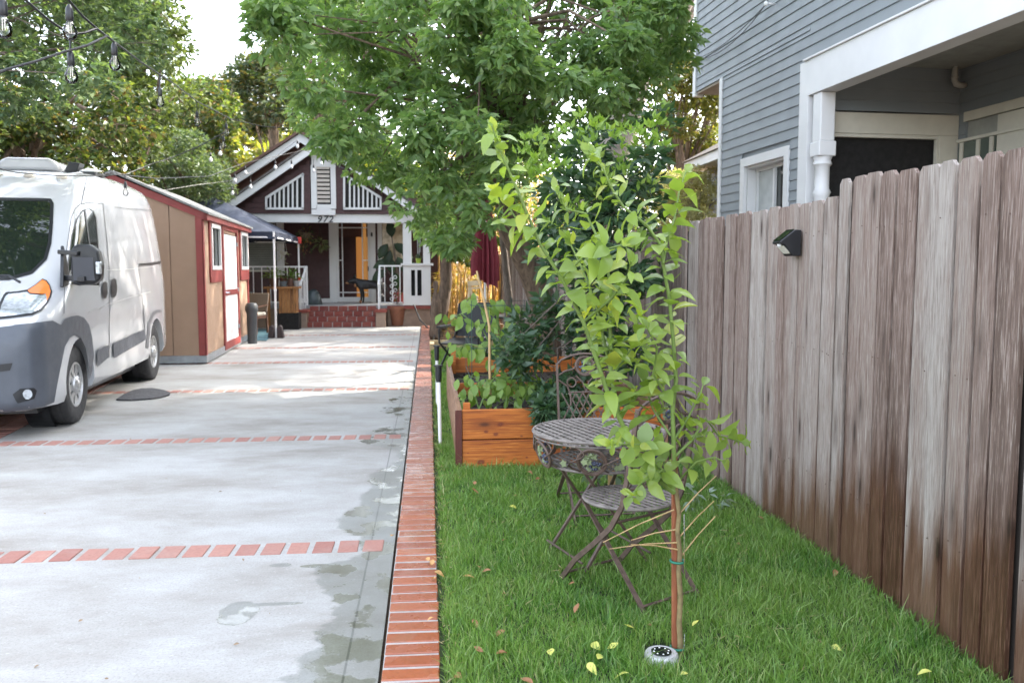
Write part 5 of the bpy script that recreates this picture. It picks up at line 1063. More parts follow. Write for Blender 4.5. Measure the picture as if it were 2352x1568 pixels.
def hanging(name, label, px, py, Y, r, cols, n, L, drop, ztop, pot=None):
    p = P(px, py, Y); t = thing(name, label, 'hanging plant', p); m = MB(); [m.tube([(p.x, Y, ztop), (p.x+r*.7*math.cos(a), Y+r*.7*math.sin(a), p.z)], .004, 4) for a in (0, 2.1, 4.2)]; m.build('cord', M['cable'] if pot is None else M['cream'], t)
    m = MB(); m.lathe([(.01, -r*.9), (r*.6, -r*.6), (r*.8, 0)], p, 12); m.build('pot', pot or simple('basket', (.1, .07, .04), .8), t, smooth=True); d = rdir(n); Pb = np.array(p)+d*rng.uniform(.3, 1, (n, 1))*np.array([r*1.3, r*1.3, r]); Pb[:, 2] -= rng.random(n)**2*drop; U = d+np.array([0, 0, -.5]); V, Q = leaf_arrays(Pb, U, rdir(n), L*rng.uniform(.6, 1.2, n), L*.35); npmesh('foliage', V, Q, leafmat(name+'_leaf', cols), t)
ht = zbb+.05
hanging('hanging_basket', 'hanging basket with orange flowers and trailing leaves beside the porch beam', 701, 535, 23.0, .2, [(.03, .06, .02), (.06, .1, .03), (.4, .16, .05)], 170, .1, .5, ht)
hanging('air_plant', 'spiky pale air plant hanging before the dark porch wall', 736, 560, 23.6, .13, [(.1, .12, .06), (.18, .2, .1)], 90, .16, .0, ht)
hanging('macrame_hanger', 'cream macrame plant hanger by the left porch window', 651, 578, 23.2, .12, [(.5, .48, .4), (.3, .3, .2)], 40, .08, .3, ht, M['cream'])
wc = MB(); p = P(962, 548, YB+.15); wc.tube([(p.x, p.y, ht), (p.x, p.y, p.z)], .003, 4); [wc.tube([(p.x+.04*math.cos(a), p.y+.04*math.sin(a), p.z), (p.x+.04*math.cos(a), p.y+.04*math.sin(a), p.z-.35-.05*a/3)], .007, 6) for a in (0, 1.2, 2.4, 3.6, 4.8)]; tag(wc.build('wind_chime', M['steel'], None, smooth=True), 'small metal wind chime hanging in the pillar opening', 'wind chime')
# ------------------------------------------------------------------ dog
def skinned(name, verts, edges, radii, mat, parent, sub=2):
    me = bpy.data.meshes.new(name); me.from_pydata(verts, edges, []); o = bpy.data.objects.new(name, me); COL.objects.link(o); md = o.modifiers.new('s', 'SKIN'); md.use_smooth_shade = True
    for i, r_ in enumerate(radii): o.data.skin_vertices[0].data[i].radius = r_ if isinstance(r_, tuple) else (r_, r_)
    o.data.skin_vertices[0].data[0].use_root = True; s = o.modifiers.new('u', 'SUBSURF'); s.levels = sub; s.render_levels = sub
    dg = bpy.context.evaluated_depsgraph_get(); m2 = bpy.data.meshes.new_from_object(o.evaluated_get(dg)); bpy.data.objects.remove(o); m2.materials.clear(); return link_mesh(name, m2, mat, parent, False, True)
dp = P(845, 690, 23.35); dog = thing('dog', 'black dog with tan muzzle standing on the porch before the screen door', 'dog', (dp.x, 23.35, zf), 0)
vs = [(.18, 0, .53), (-.02, 0, .52), (-.2, 0, .52), (-.29, 0, .60), (-.36, -.02, .64), (-.47, -.05, .60), (-.55, -.07, .575),
      (.36, 0, .52), (.42, 0, .56), (.50, .02, .44), (.54, .02, .30),
      (-.17, -.07, .42), (-.16, -.08, .26), (-.17, -.08, .13), (-.19, -.09, .02), (-.17, .07, .42), (-.12, .08, .26), (-.12, .08, .13), (-.14, .08, .02),
      (.36, -.08, .42), (.30, -.09, .28), (.40, -.09, .17), (.38, -.09, .02), (.36, .08, .42), (.33, .09, .28), (.43, .09, .17), (.41, .09, .02)]
ed = [(0, 1), (1, 2), (2, 3), (3, 4), (4, 5), (5, 6), (0, 7), (7, 8), (8, 9), (9, 10), (2, 11), (11, 12), (12, 13), (13, 14), (2, 15), (15, 16), (16, 17), (17, 18), (7, 19), (19, 20), (20, 21), (21, 22), (7, 23), (23, 24), (24, 25), (25, 26)]
rd = [(.10, .125), (.115, .145), (.11, .15), (.085, .10), .092, .062, .042, (.10, .11), .05, .02, .012] + [.06, .036, .025, .03]*2+[.075, .045, .024, .03]*2
skinned('body', vs, ed, rd, M['fur'], dog)
m = MB(); [m.prism([(-.33, s*.05-.02, .69), (-.38, s*.05-.03, .70), (-.35, s*.075-.02, .80)], (.03, s*.02, 0)) for s in (-1, 1)]; m.build('ear', M['fur'], dog, world=False, smooth=True)
m = MB(); m.ball((-.53, -.065, .565), (.055, .034, .026), 10, 8); m.ball((-.33, -.075, .50), (.03, .02, .05), 8, 6); m.ball((-.19, -.10, .06), (.035, .035, .05), 8, 6); m.build('tan_markings', M['tanfur'], dog, world=False, smooth=True)
m = MB(); m.ball((-.59, -.075, .585), .016, 8, 6); [m.ball((-.43, -.05+s*.045-.01, .655), .010, 8, 6) for s in (-1, 1)]; m.build('nose_and_eyes', simple('wet_black', (.01, .01, .01), .1), dog, world=False, smooth=True)
# ------------------------------------------------------------------ things at the far end of the lawn
um = thing('patio_umbrella', 'closed burgundy patio umbrella standing behind the planter below the tree', 'umbrella', (.97, 14.5, 0)); ux = P(1114, 600, 14.5).x; m = MB(); n = 16; prof = [(2.95, .03), (2.6, .10), (2.2, .16), (1.9, .21), (1.62, .245), (1.42, .25)]; pv = []
for z, r_ in prof:
    for k in range(n*2): a = math.pi*k/n; rr = r_*(1 if k % 2 else .62); dz = -.22*max(0, math.sin(a*1.0+2.6))*(1 if z < 1.5 else 0)-(.08 if (k % 4 == 1 and z < 1.5) else 0); pv.append((ux+rr*math.cos(a), 14.5+rr*math.sin(a), z+dz))
m.add(pv, [(i*2*n+k, i*2*n+(k+1) % (2*n), (i+1)*2*n+(k+1) % (2*n), (i+1)*2*n+k) for i in range(len(prof)-1) for k in range(2*n)]); m.build('canopy', M['maroon'], um, smooth=True); m = MB(); m.tube([(ux, 14.5, 0), (ux, 14.5, 3.0)], .02, 10); m.build('pole', M['whitem'], um, smooth=True); m = MB(); m.lathe([(.001, .06), (.2, .06), (.23, 0)], (ux, 14.5, 0), 20); m.build('base', M['black'], um)
def patio_chair():
    t = thing('patio_recliner', 'black metal patio chair with flat armrests at the far end of the lawn', 'chair', (.55, 12.3, 0), R(-25)); m = MB()
    for s in (-1, 1):
        m.tube([(s*.3, -.35, .0), (s*.3, .3, .5), (s*.3, .45, .95)], .016, 8); m.tube([(s*.3, .4, 0), (s*.3, -.3, .42), (s*.3, -.3, .62)], .016, 8); m.obox((s*.31, .0, .64), (.035, 0, 0), (0, .3, 0), (0, 0, .015))
    m.tube([(-.3, -.35, .02), (.3, -.35, .02)], .014, 8); m.build('frame', M['black'], t, world=False, smooth=True); m = MB(); m.obox((0, 0, .42), (.29, 0, 0), (0, .28, .02), (0, 0, .012)); m.build('seat', M['black'], t, world=False); m = MB(); m.obox((0, .39, .72), (.29, 0, 0), (0, .07, .25), (0, .012, 0)); m.build('backrest', M['black'], t, world=False)
patio_chair()
pt2 = thing('patio_table', 'black mesh patio table beneath the closed burgundy umbrella', 'table', (.85, 13.6, 0)); m = MB(); m.lathe([(.001, .70), (.48, .70), (.50, .715), (.48, .73), (.001, .73)], (.85, 13.6, 0), 32); m.build('tabletop', M['black'], pt2)
for a in range(4): m = MB(); m.tube([(.85+.1*math.cos(a*1.57+.4), 13.6+.1*math.sin(a*1.57+.4), .7), (.85+.4*math.cos(a*1.57+.4), 13.6+.4*math.sin(a*1.57+.4), 0)], .016, 8); m.build('leg', M['black'], pt2)
m = MB(); a, b = P(1066, 720, 17.), P(1082, 655, 17.); m.bar((a.x, 17, 0), (a.x+.12, 17.1, 1.2), .05, .04); m.bar((a.x+.3, 17, 0), (a.x+.12, 17.1, 1.2), .05, .04); m.bar((a.x+.08, 17.05, 1.18), (a.x+.35, 17.1, 1.2), .05, .1); m.bar((a.x+.08, 17.05, 1.08), (a.x+.33, 17.1, 1.1), .04, .04); m.bar((a.x+.12, 17.4, 0), (a.x+.12, 17.1, 1.15), .04, .04); tag(m.build('wooden_easel', simple('pale_wood', (.62, .5, .32), .6), None), 'pale wooden easel frame standing sunlit before the bamboo', 'easel')
m = MB(); m.box((.02, 15.65, -.04), (1.2, 15.74, .16)); m.box((.02, 15.2, 0), (.10, 15.66, .14)); tag(m.build('timber_edging', simple('pale_board', (.48, .36, .2), .7), None, bevel=.005), 'low pale timber edging board at the far end of the lawn', 'edging')
st = P(1001, 740, 18.5); m = MB(); m.lathe([(.001, 0), (.15, 0), (.12, .3), (.13, .5), (.08, .8), (.05, 1.0), (.07, 1.1), (.04, 1.2), (.001, 1.22)], (0, 0, 0), 14); m.v = [(st.x+x*(1+.25*math.sin(z*11+y*20)), 18.5+y*(1+.2*math.cos(z*9)), z) for x, y, z in m.v]; tag(m.build('tree_stump', M['bark'], None, smooth=True), 'gnarled dark stump post standing beside the cottage corner', 'stump')
m = MB(); m.tube([P(951, 700, 21.9), P(965, 735, 21.6), P(985, 755, 20.9), Vector((.15, 19.5, .03)), Vector((.1, 17, .06)), Vector((.3, 15.4, .05))], .018, 8); tag(m.build('garden_hose', M['black'], None, smooth=True), 'black garden hose trailing from the porch corner to the lawn', 'hose')
def inpoly(x, y, poly):
    c = False; j = len(poly)-1
    for i in range(len(poly)):
        xi, yi = poly[i]; xj, yj = poly[j]
        if (yi > y) != (yj > y) and x < (xj-xi)*(y-yi)/(yj-yi)+xi: c = not c
        j = i
    return c
def blobs_in(poly, n, Y0, Y1, rpx, seed=1):
    """crown made of leafy clumps: centre and radius of each clump in metres"""
    rr = random.Random(seed); xs = [p[0] for p in poly]; ys = [p[1] for p in poly]; out = []; tries = 0; pts = []
    while len(out) < n and tries < 6000:
        tries += 1; x, y = rr.uniform(min(xs), max(xs)), rr.uniform(min(ys), max(ys))
        if not inpoly(x, y, poly): continue
        if any((x-a)**2+(y-b)**2 < (rpx*.62)**2 for a, b in pts) and tries < 4000: continue
        pts.append((x, y)); Y = rr.uniform(Y0, Y1); c = P(x, y, Y); r_ = rpx*Y/F*rr.uniform(.75, 1.2); out.append((c, (r_, r_*1.15, r_*rr.uniform(.6, .85))))
    return out
def crown(blobs, per, L, W, nleaf=6, droop=.25, flat=.6, out=.6, detail=False, fold=.15, up=0., lj=.3):
    """rosettes of leaves scattered through each clump"""
    Ps, Us, Ns, Ls = [], [], [], []
    for c, r_ in blobs:
        k = max(4, int(per)); d = rdir(k); rad = rng.uniform(.25, 1, (k, 1))**.5; base = np.array(c)+d*rad*np.array(r_)
        for j in range(nleaf):
            U = rdir(k); U[:, 2] = U[:, 2]*.5-droop+up; U = U+d*out; U = nrm(U); Ps.append(base+U*L*.15); Us.append(U); N = rdir(k)*(1-flat)+np.array([0, 0, flat]); Ns.append(N); Ls.append(L*rng.uniform(1-lj, 1+lj, k))
    Pb = np.concatenate(Ps); U = np.concatenate(Us); N = np.concatenate(Ns); Ln = np.concatenate(Ls)
    return leaf_arrays(Pb, U, N, Ln, Ln*W/L, detail, fold, .12)
def tree(name, label, base, fork, blobs, r0, bark, lm, per, L, W, trunkpts=None, cat='tree', group=None, limb=.22, **kw):
    t = thing(name, label, cat, (base[0], base[1], 0), 0, group); m = MB(); pts = [Vector(p) for p in (trunkpts or [base, fork])]
    if not trunkpts:
        a, b = pts; pts = [a, a.lerp(b, .33)+Vector((.05, .05, 0)), a.lerp(b, .66)-Vector((.06, 0, 0)), b]
    k = len(pts); m.tube(pts, [r0*(1-.45*i/(k-1)) for i in range(k)], 14); m.build('trunk', bark, t, smooth=True)
    m = MB()
    for c, r_ in blobs:
        f = random.choice(pts[-3:] if len(pts) > 4 else pts[-2:]); c = Vector(c); md = f.lerp(c, .5)+Vector((random.uniform(-.2, .2), random.uniform(-.2, .2), .15*(c-f).length)); rb = r0*limb*random.uniform(.5, 1)
        m.tube([f, md, c], [rb*1.6, rb, rb*.35], 6)
        for q in range(4):
            e = c+Vector([random.gauss(0, .5)*x for x in r_]); m.tube([c, e], [rb*.3, rb*.12], 4)
    m.build('limbs', bark, t, smooth=True)
    V, Q = crown(blobs, per, L, W, **kw); npmesh('crown', V, Q, lm, t, smooth=False); return t
green1 = leafmat('broad_tree_leaf', [(.13, .22, .09), (.18, .29, .11), (.23, .35, .13), (.33, .44, .17), (.17, .27, .14)], .5, .28, (1.35, 1.45, .7))
blue1 = leafmat('locust_leaf', [(.07, .12, .065), (.11, .17, .09), (.15, .21, .11), (.20, .26, .12)], .35, .45)
ivy1 = leafmat('ivy_leaf', [(.035, .06, .02), (.065, .10, .03), (.11, .16, .04), (.20, .24, .06), (.22, .12, .05)], .35, .4)
conif = leafmat('cypress_leaf', [(.045, .07, .03), (.08, .115, .04), (.13, .17, .05), (.2, .24, .07)], .3, .5)
greyg = leafmat('grey_shrub_leaf', [(.06, .10, .055), (.1, .15, .08), (.15, .2, .1), (.2, .24, .12)], .35, .5)
yell = leafmat('sunlit_leaf', [(.12, .15, .03), (.20, .23, .04), (.28, .28, .06), (.32, .25, .08)], .5, .5)
dkback = leafmat('oak_leaf', [(.03, .05, .025), (.05, .08, .035), (.08, .11, .045), (.2, .16, .05)], .3, .5)
olive = leafmat('olive_leaf', [(.07, .09, .02), (.13, .15, .03), (.2, .2, .05), (.26, .2, .07)], .4, .5)
dry = leafmat('dry_leaf', [(.3, .3, .15), (.36, .34, .2), (.42, .4, .26)], .4, .6)
fic = leafmat('ficus_leaf', [(.03, .07, .035), (.05, .105, .05), (.075, .135, .065), (.11, .18, .09)], .3, .28)
ficn = leafmat('ficus_tip_leaf', [(.18, .30, .06), (.26, .40, .08), (.36, .48, .12)], .4, .35)
# central tree
cpoly = [(560, -60), (600, 40), (690, 190), (740, 300), (800, 380), (850, 420), (960, 480), (1010, 560), (1070, 590), (1150, 470), (1190, 360), (1300, 300), (1420, 290), (1490, 220), (1560, 150), (1590, 40), (1590, -60)]
tb = P(1262, 760, 10.6); tb.z = 0
ctrunk = [tb, P(1250, 700, 10.5), P(1215, 610, 10.4), P(1170, 520, 10.2), P(1155, 400, 10.0), P(1160, 250, 9.8), P(1150, 60, 9.8)]
bl = blobs_in(cpoly, 88, 8.0, 11.0, 62, 3)
bl += blobs_in([(560, -60), (1650, -60), (1600, -420), (700, -420)], 24, 8.5, 12.0, 90, 5)
tree('shade_tree', 'large leafy green shade tree with drooping clusters and a leaning furrowed trunk beside the fence', tb, ctrunk[-1], bl, .19, M['bark'], green1, 100, .105, .043, trunkpts=ctrunk, limb=.10, nleaf=4, droop=.4, flat=.45, out=.25, detail=False, fold=.2, lj=.45)
m = MB()
for a, b, c in (((1155, 400), (1080, 360), (980, 410)), ((1160, 250), (1110, 235), (1040, 215)), ((1158, 330), (1100, 345), (1050, 365))): m.tube([P(*a, 9.9), P(*b, 9.5), P(*c, 9.0)], [.05, .035, .015], 8)
m2 = m.build('limbs', M['bark'], bpy.data.objects['shade_tree'], smooth=True)
# slim trunk next to it
q = P(1163, 760, 11.8); q.z = 0
tree('slender_tree', 'slender straight grey trunk close to the left of the leaning shade tree', q, P(1157, 300, 11.6), blobs_in([(1090, 200), (1220, 200), (1220, 330), (1090, 330)], 5, 11.2, 12, 50, 9), .062, M['thinbark'], green1, 60, .11, .045, nleaf=6, droop=.4, flat=.5)
# giant grey trunk behind
gb = P(1330, 700, 16.5); gb.z = 0
tree('giant_grey_tree', 'huge pale grey trunk leaning right behind the shade tree', gb, P(1600, -60, 16.5), blobs_in([(1380, -350), (1800, -350), (1800, -20), (1450, -20)], 10, 15, 18, 90, 12)+[(Vector((random.uniform(1.5, 11), random.uniform(13.5, 25), random.uniform(8.8, 12))), (1.45, 1.45, .8)) for k in range(112)], .42, M['greybark'], olive, 70, .14, .06, trunkpts=[gb, P(1360, 520, 16.4), P(1415, 330, 16.3), P(1460, 180, 16.3), P(1540, 40, 16.3), P(1640, -120, 16.3)], nleaf=5)  # loose high clumps added out of view to shade the driveway
# ficus shrub
fpoly = [(1190, 345), (1232, 300), (1335, 275), (1400, 335), (1465, 285), (1510, 270), (1528, 340), (1512, 480), (1520, 600), (1490, 690), (1470, 820), (1340, 955), (1275, 950), (1245, 850), (1165, 830), (1150, 740), (1190, 690), (1262, 690), (1250, 600), (1215, 470)]
fb = P(1390, 900, 6.9); fb.z = .2
fblobs = blobs_in(fpoly, 56, 6.35, 7.35, 44, 21)
t = tree('dark_shrub', 'tall dark green glossy-leaved shrub with pale new shoots between planter and fence', fb, P(1385, 640, 6.9), fblobs, .035, M['thinbark'], fic, 30, .10, .038, cat='shrub', nleaf=4, droop=-.1, flat=.35, out=.5, fold=.12)
low = blobs_in([(1240, 900), (1340, 930), (1330, 1000), (1262, 985)], 9, 5.95, 6.3, 24, 28); V, Q = crown(low, 26, .09, .036, nleaf=4, droop=.3, flat=.4); npmesh('low_foliage', V, Q, fic, t); tips = blobs_in([(1185, 335), (1232, 285), (1345, 262), (1400, 320), (1470, 275), (1518, 258), (1530, 340), (1510, 400), (1200, 420)], 34, 6.3, 7.2, 24, 8)
tips += blobs_in([(1200, 400), (1500, 380), (1500, 600), (1260, 600)], 14, 6.3, 7.0, 24, 18); V, Q = crown(tips, 5, .075, .032, nleaf=4, droop=-.8, flat=.2, out=.2); npmesh('new_shoots', V, Q, ficn, t)
# left-hand trees
q = P(-120, 700, 13); q.z = 0
tree('locust_tree', 'near locust tree with rounded blue-green leaflets hanging over the van', P(-450, 800, 8.5).xy.to_3d(), P(-420, 100, 8.5), blobs_in([(-60, -80), (330, -80), (330, 120), (-60, 160)], 26, 9.6, 11.5, 56, 33)+blobs_in([(-200, -250), (300, -250), (335, 40), (345, 140), (320, 200), (240, 215), (150, 235), (60, 250), (-200, 260)], 46, 7.2, 9.5, 62, 31), .14, M['thinbark'], blue1, 66, .062, .036, limb=.09, nleaf=8, droop=.15, flat=.6, out=.3, fold=.05)
tree('ivy_clad_tree', 'broad ivy-clad tree with dense dark foliage behind the van roof', P(60, 760, 15.5).xy.to_3d(), P(90, 300, 15.5), blobs_in([(-250, 120), (60, 210), (240, 180), (330, 250), (345, 400), (300, 440), (-250, 440)], 50, 13.6, 17, 58, 41), .22, M['bark'], ivy1, 110, .10, .062, nleaf=6, droop=.3, flat=.35, out=.6)
tree('cypress_tree', 'tall dark narrow-crowned tree rising beside the patch of open sky', P(330, 760, 17.5).xy.to_3d(), P(320, 200, 17.5), blobs_in([(180, -300), (330, -300), (395, 0), (408, 120), (405, 240), (390, 320), (250, 330), (200, 100)], 44, 16.4, 18.5, 50, 51), .2, M['bark'], conif, 120, .11, .045, nleaf=6, droop=.1, flat=.2, out=.7)
tree('grey_green_shrub', 'feathery grey-green shrub above the shed roof', P(430, 760, 20.5).xy.to_3d(), P(430, 420, 20.5), blobs_in([(330, 300), (420, 300), (490, 370), (515, 455), (330, 455)], 22, 19.5, 21.8, 40, 61), .1, M['bark'], greyg, 120, .10, .032, cat='shrub', nleaf=6, droop=.1, flat=.3)
tree('mixed_hedge', 'tangled mid-green tree between the dark cypress and the cottage roof', P(440, 760, 24).xy.to_3d(), P(430, 350, 24), blobs_in([(390, 230), (460, 200), (530, 250), (520, 330), (470, 420), (390, 420)], 22, 23, 26, 45, 71), .15, M['bark'], ivy1, 90, .13, .07, nleaf=6, droop=.2, flat=.3)
tree('background_oak', 'dark open-crowned oak above the cottage roof with sky behind', P(640, 700, 33).xy.to_3d(), P(630, 300, 33), blobs_in([(520, 200), (590, 120), (660, 120), (740, 240), (740, 320), (660, 300), (560, 290)], 30, 31, 35, 38, 81), .3, M['bark'], dkback, 60, .22, .1, limb=.1, nleaf=5, droop=.2, flat=.3)
tree('sunlit_tree', 'bright yellow-green sunlit tree directly behind the cottage roof', P(620, 700, 38).xy.to_3d(), P(620, 420, 38), blobs_in([(480, 330), (560, 290), (700, 280), (820, 320), (940, 380), (940, 470), (480, 470)], 54, 36, 41, 42, 91), .3, M['bark'], yell, 66, .3, .15, nleaf=5, droop=.2, flat=.3)
tree('sunlit_tree', 'pale tall tree thinly leaved at the bottom of the sky gap', P(470, 700, 42).xy.to_3d(), P(450, 300, 42), blobs_in([(400, 220), (470, 170), (560, 190), (560, 320), (400, 330)], 20, 40, 44, 36, 92), .25, M['bark'], greyg, 34, .3, .15, nleaf=5, droop=.2, flat=.3)
tree('overhead_tree', 'thin orange-tinged branches of the tree hanging above the cottage gable', P(760, 700, 28).xy.to_3d(), P(740, 100, 28), blobs_in([(545, -100), (570, 30), (600, 130), (700, 270), (900, 330), (1150, 330), (1150, -100)], 50, 25, 30, 55, 93), .25, M['bark'], conif, 42, .2, .09, nleaf=5, droop=.2, flat=.3)
tree('olive_tree', 'olive-brown tree standing between the giant grey trunk and the grey house', P(1560, 700, 20).xy.to_3d(), P(1570, 400, 20), blobs_in([(1440, 200), (1500, 130), (1600, 100), (1700, 180), (1700, 470), (1560, 500), (1470, 420)], 46, 18.8, 22, 40, 94), .2, M['bark'], olive, 110, .12, .05, nleaf=5, droop=.2, flat=.3)
tree('dry_bush', 'pale dried bush just over the fence left of the grey house', P(1600, 640, 14.5).xy.to_3d()+Vector((0, 0, 0)), P(1600, 540, 14.5), blobs_in([(1530, 400), (1600, 385), (1660, 400), (1660, 520), (1540, 520)], 16, 14, 16, 34, 95), .05, M['thinbark'], dry, 110, .06, .02, cat='shrub', nleaf=6, droop=.1, flat=.2)
tree('yard_tree', 'dim leafy tree hanging over the bamboo between cottage and fence', P(1010, 700, 21).xy.to_3d(), P(1040, 420, 21), blobs_in([(960, 380), (1200, 380), (1180, 560), (1090, 590), (1010, 560)], 26, 18.5, 23, 44, 96), .17, M['bark'], leafmat('yard_leaf', [(.04, .08, .02), (.08, .13, .02), (.2, .22, .04)], .45, .5), 66, .12, .06, nleaf=5, droop=.4, flat=.3)
# belt of woodland closing the view
wb = MB(); bb = []
rr = random.Random(4)
for k in range(46):
    x = -46+k*2.1; Y = 48+rr.uniform(-4, 4); bb.append((Vector((x, Y, rr.uniform(1.0, 2.5))), (2.2, 2, 2.4))); bb.append((Vector((x+1, Y+1, rr.uniform(4, 5.5))), (2.0, 2, 1.8)))
for k in range(16): bb.append((Vector((-13-rr.uniform(0, 2), 4+k*1.8, rr.uniform(1, 3))), (1.4, 1.4, 1.7))); bb.append((Vector((-13.5-rr.uniform(0, 2), 4+k*1.8, 5)), (1.4, 1.4, 1.5)))
V, Q = crown(bb, 330, .3, .16, nleaf=3, flat=.3); tag(npmesh('woodland', V, Q, ivy1), 'distant belt of green trees closing the view behind the gardens', 'woodland', kind='stuff')
# bamboo grove
rr = random.Random(9); bam = thing('bamboo_grove', 'sunlit orange-tinted bamboo canes behind the lawn, right of the cottage', 'bamboo', (1.0, 26, 0)); m = MB()
for k in range(90):
    x = rr.uniform(.25, 3.3); y = rr.uniform(22.8, 29); h = rr.uniform(2.5, 5); m.tube([(x, y, 0), (x+rr.uniform(-.15, .15), y, h*.5), (x+rr.uniform(-.7, .7), y+rr.uniform(-.3, .3), h)], [.03, .026, .012], 6)
m.build('canes', simple('bamboo_sunlit', (.55, .33, .11), .5, var=.35, scale=3), bam, smooth=True); bb = [(Vector((rr.uniform(.2, 3.3), rr.uniform(23, 29), rr.uniform(2.4, 5))), (.7, .7, .6)) for k in range(26)]+[(Vector((rr.uniform(.2, 3.3), rr.uniform(23, 29), rr.uniform(.1, 1.4))), (.6, .6, .5)) for k in range(10)]  # orange sunlight is put into the cane and leaf colours
V, Q = crown(bb, 60, .2, .028, nleaf=5, flat=.3, droop=.5); npmesh('foliage', V, Q, leafmat('bamboo_leaf', [(.3, .2, .06), (.4, .27, .08), (.2, .2, .05)], .5, .5), bam)
# ------------------------------------------------------------------ lemon tree
lem = thing('lemon_tree', 'young lemon tree with bright green leaves tied to a red-brown stake in the front lawn', 'tree', (.95, 3.04, 0))
B0 = 3.03
br = [  # (points px, start depth, end depth, start radius, end radius)
 ([(1564, 1508), (1563, 1480), (1560, 1430), (1563, 1370), (1559, 1310), (1562, 1270), (1556, 1220), (1560, 1180), (1551, 1110), (1546, 1040)], 3.03, 3.03, .0118, .008),
 ([(1548, 1130), (1500, 1090), (1455, 1030), (1425, 965), (1395, 900), (1368, 820), (1340, 740), (1290, 640), (1240, 560), (1190, 440), (1150, 350), (1130, 290)], 3.03, 2.8, .011, .003),
 ([(1232, 545), (1190, 510), (1160, 460), (1125, 435)], 2.86, 2.95, .004, .0025),
 ([(1425, 965), (1404, 866), (1401, 740), (1401, 643), (1380, 560), (1345, 490), (1300, 480), (1278, 437)], 3.02, 3.12, .008, .003),
 ([(1548, 1060), (1545, 936), (1553, 872), (1547, 790), (1538, 690), (1523, 605), (1520, 566), (1486, 518), (1431, 474), (1405, 433), (1386, 388), (1352, 345)], 3.03, 2.95, .009, .003),
 ([(1523, 605), (1535, 540), (1550, 500), (1560, 440), (1575, 395)], 2.98, 3.1, .005, .0025),
 ([(1404, 860), (1370, 700), (1330, 600), (1300, 540)], 3.04, 3.2, .006, .003),
 ([(1548, 1050), (1590, 1010), (1620, 960), (1650, 1000), (1690, 1010), (1722, 1022)], 3.03, 3.1, .006, .0025),
 ([(1548, 1010), (1580, 960), (1610, 900), (1616, 880)], 3.03, 3.1, .005, .0025),
 ([(1546, 1100), (1500, 1060), (1470, 1020), (1400, 1020)], 3.02, 2.8, .006, .0025),
 ([(1540, 1000), (1500, 940), (1480, 880), (1520, 860)], 3.03, 3.15, .005, .0025),
 ([(1550, 1120), (1520, 1080), (1470, 1110), (1450, 1140)], 3.02, 2.85, .005, .0025),
 ([(1552, 1110), (1600, 1060), (1640, 1050), (1665, 1060)], 3.03, 2.9, .005, .0025),
 ([(1425, 960), (1470, 900), (1490, 830), (1470, 780)], 3.02, 3.2, .005, .0025),
 ([(1545, 930), (1500, 860), (1510, 800), (1480, 740)], 3.0, 2.85, .005, .0025),
 ([(1340, 740), (1400, 690), (1440, 640), (1450, 600)], 2.95, 2.8, .005, .0025),
 ([(1290, 640), (1340, 590), (1400, 570), (1440, 560)], 2.9, 2.75, .004, .0025),
 ([(1404, 866), (1450, 800), (1470, 720), (1460, 680)], 3.04, 3.25, .004, .0025),
]
LP, LU, LN, LL = [], [], [], []
m = MB(); twig = MB()
for bi, (pl, ya, yb, ra, rb) in enumerate(br):
    k = len(pl); pts = [P(x, y, ya+(yb-ya)*i/(k-1)) for i, (x, y) in enumerate(pl)]
    if bi == 0: pts[0].z = 0
    (m if bi == 0 else twig).tube(pts, [ra+(rb-ra)*i/(k-1) for i in range(k)], 10)
    if bi == 0: continue
    tot = sum((b-a).length for a, b in zip(pts, pts[1:])); s = .03; step = .0135; ang = random.uniform(0, 6)
    start = .30 if bi in (1, 4) else .04
    while s < tot:
        acc = 0
        for a, b in zip(pts, pts[1:]):
            l_ = (b-a).length
            if acc+l_ >= s: p = a.lerp(b, (s-acc)/l_); d = (b-a).normalized(); break
            acc += l_
        if s > start:
            ang += 2.4+random.uniform(-.4, .4); x = d.orthogonal().normalized(); x.rotate(Matrix.Rotation(ang, 3, d).to_quaternion()); u = x*1.0+d*random.uniform(.15, .6)+Vector((0, 0, random.uniform(-.35, .25)))
            f = s/tot; L_ = random.uniform(.045, .10)*(1 if f < .8 else .78)
            LP.append((p+u.normalized()*.010)[:]); LU.append(u[:]); LN.append((d+Vector((random.uniform(-.5, .5), random.uniform(-.9, .1), random.uniform(.2, .9))))[:]); LL.append(L_)
            if f > .9: 
                u2 = d+Vector((random.uniform(-.4, .4), random.uniform(-.4, .4), .2)); LP.append(p[:]); LU.append(u2[:]); LN.append((random.uniform(-1, 1), -1, .3)); LL.append(L_*.8)
        s += step*random.uniform(.7, 1.3)
m.build('trunk', simple('lemon_bark', (.20, .15, .07), .8, var=.3, scale=30, bump=.4), lem, smooth=True); twig.build('branches', simple('green_twig', (.15, .22, .05), .55, var=.2), lem, smooth=True)
lmt = leafmat('lemon_leaf', [(.20, .29, .07), (.27, .37, .09), (.35, .44, .11), (.24, .33, .13), (.30, .41, .08), (.48, .48, .11)], .45, .26, (1.35, 1.45, .5))
LP, LU, LN, LL = map(np.array, (LP, LU, LN, LL)); Vs = []; Qs = []; off = 0; grp = rng.integers(0, 6, len(LL))
for g_, (fo, dr_) in enumerate(((.05, .05), (.16, .30), (.10, .5), (.26, .12), (.0, -.12), (.2, .4))):
    s_ = grp == g_; V, Q = leaf_arrays(LP[s_], LU[s_], LN[s_], LL[s_], LL[s_]*rng.uniform(.46, .70, s_.sum()), True, fo, dr_); Vs.append(V); Qs.append(Q+off); off += len(V)
npmesh('leaves', np.concatenate(Vs), np.concatenate(Qs), lmt, lem, smooth=True)
m = MB()
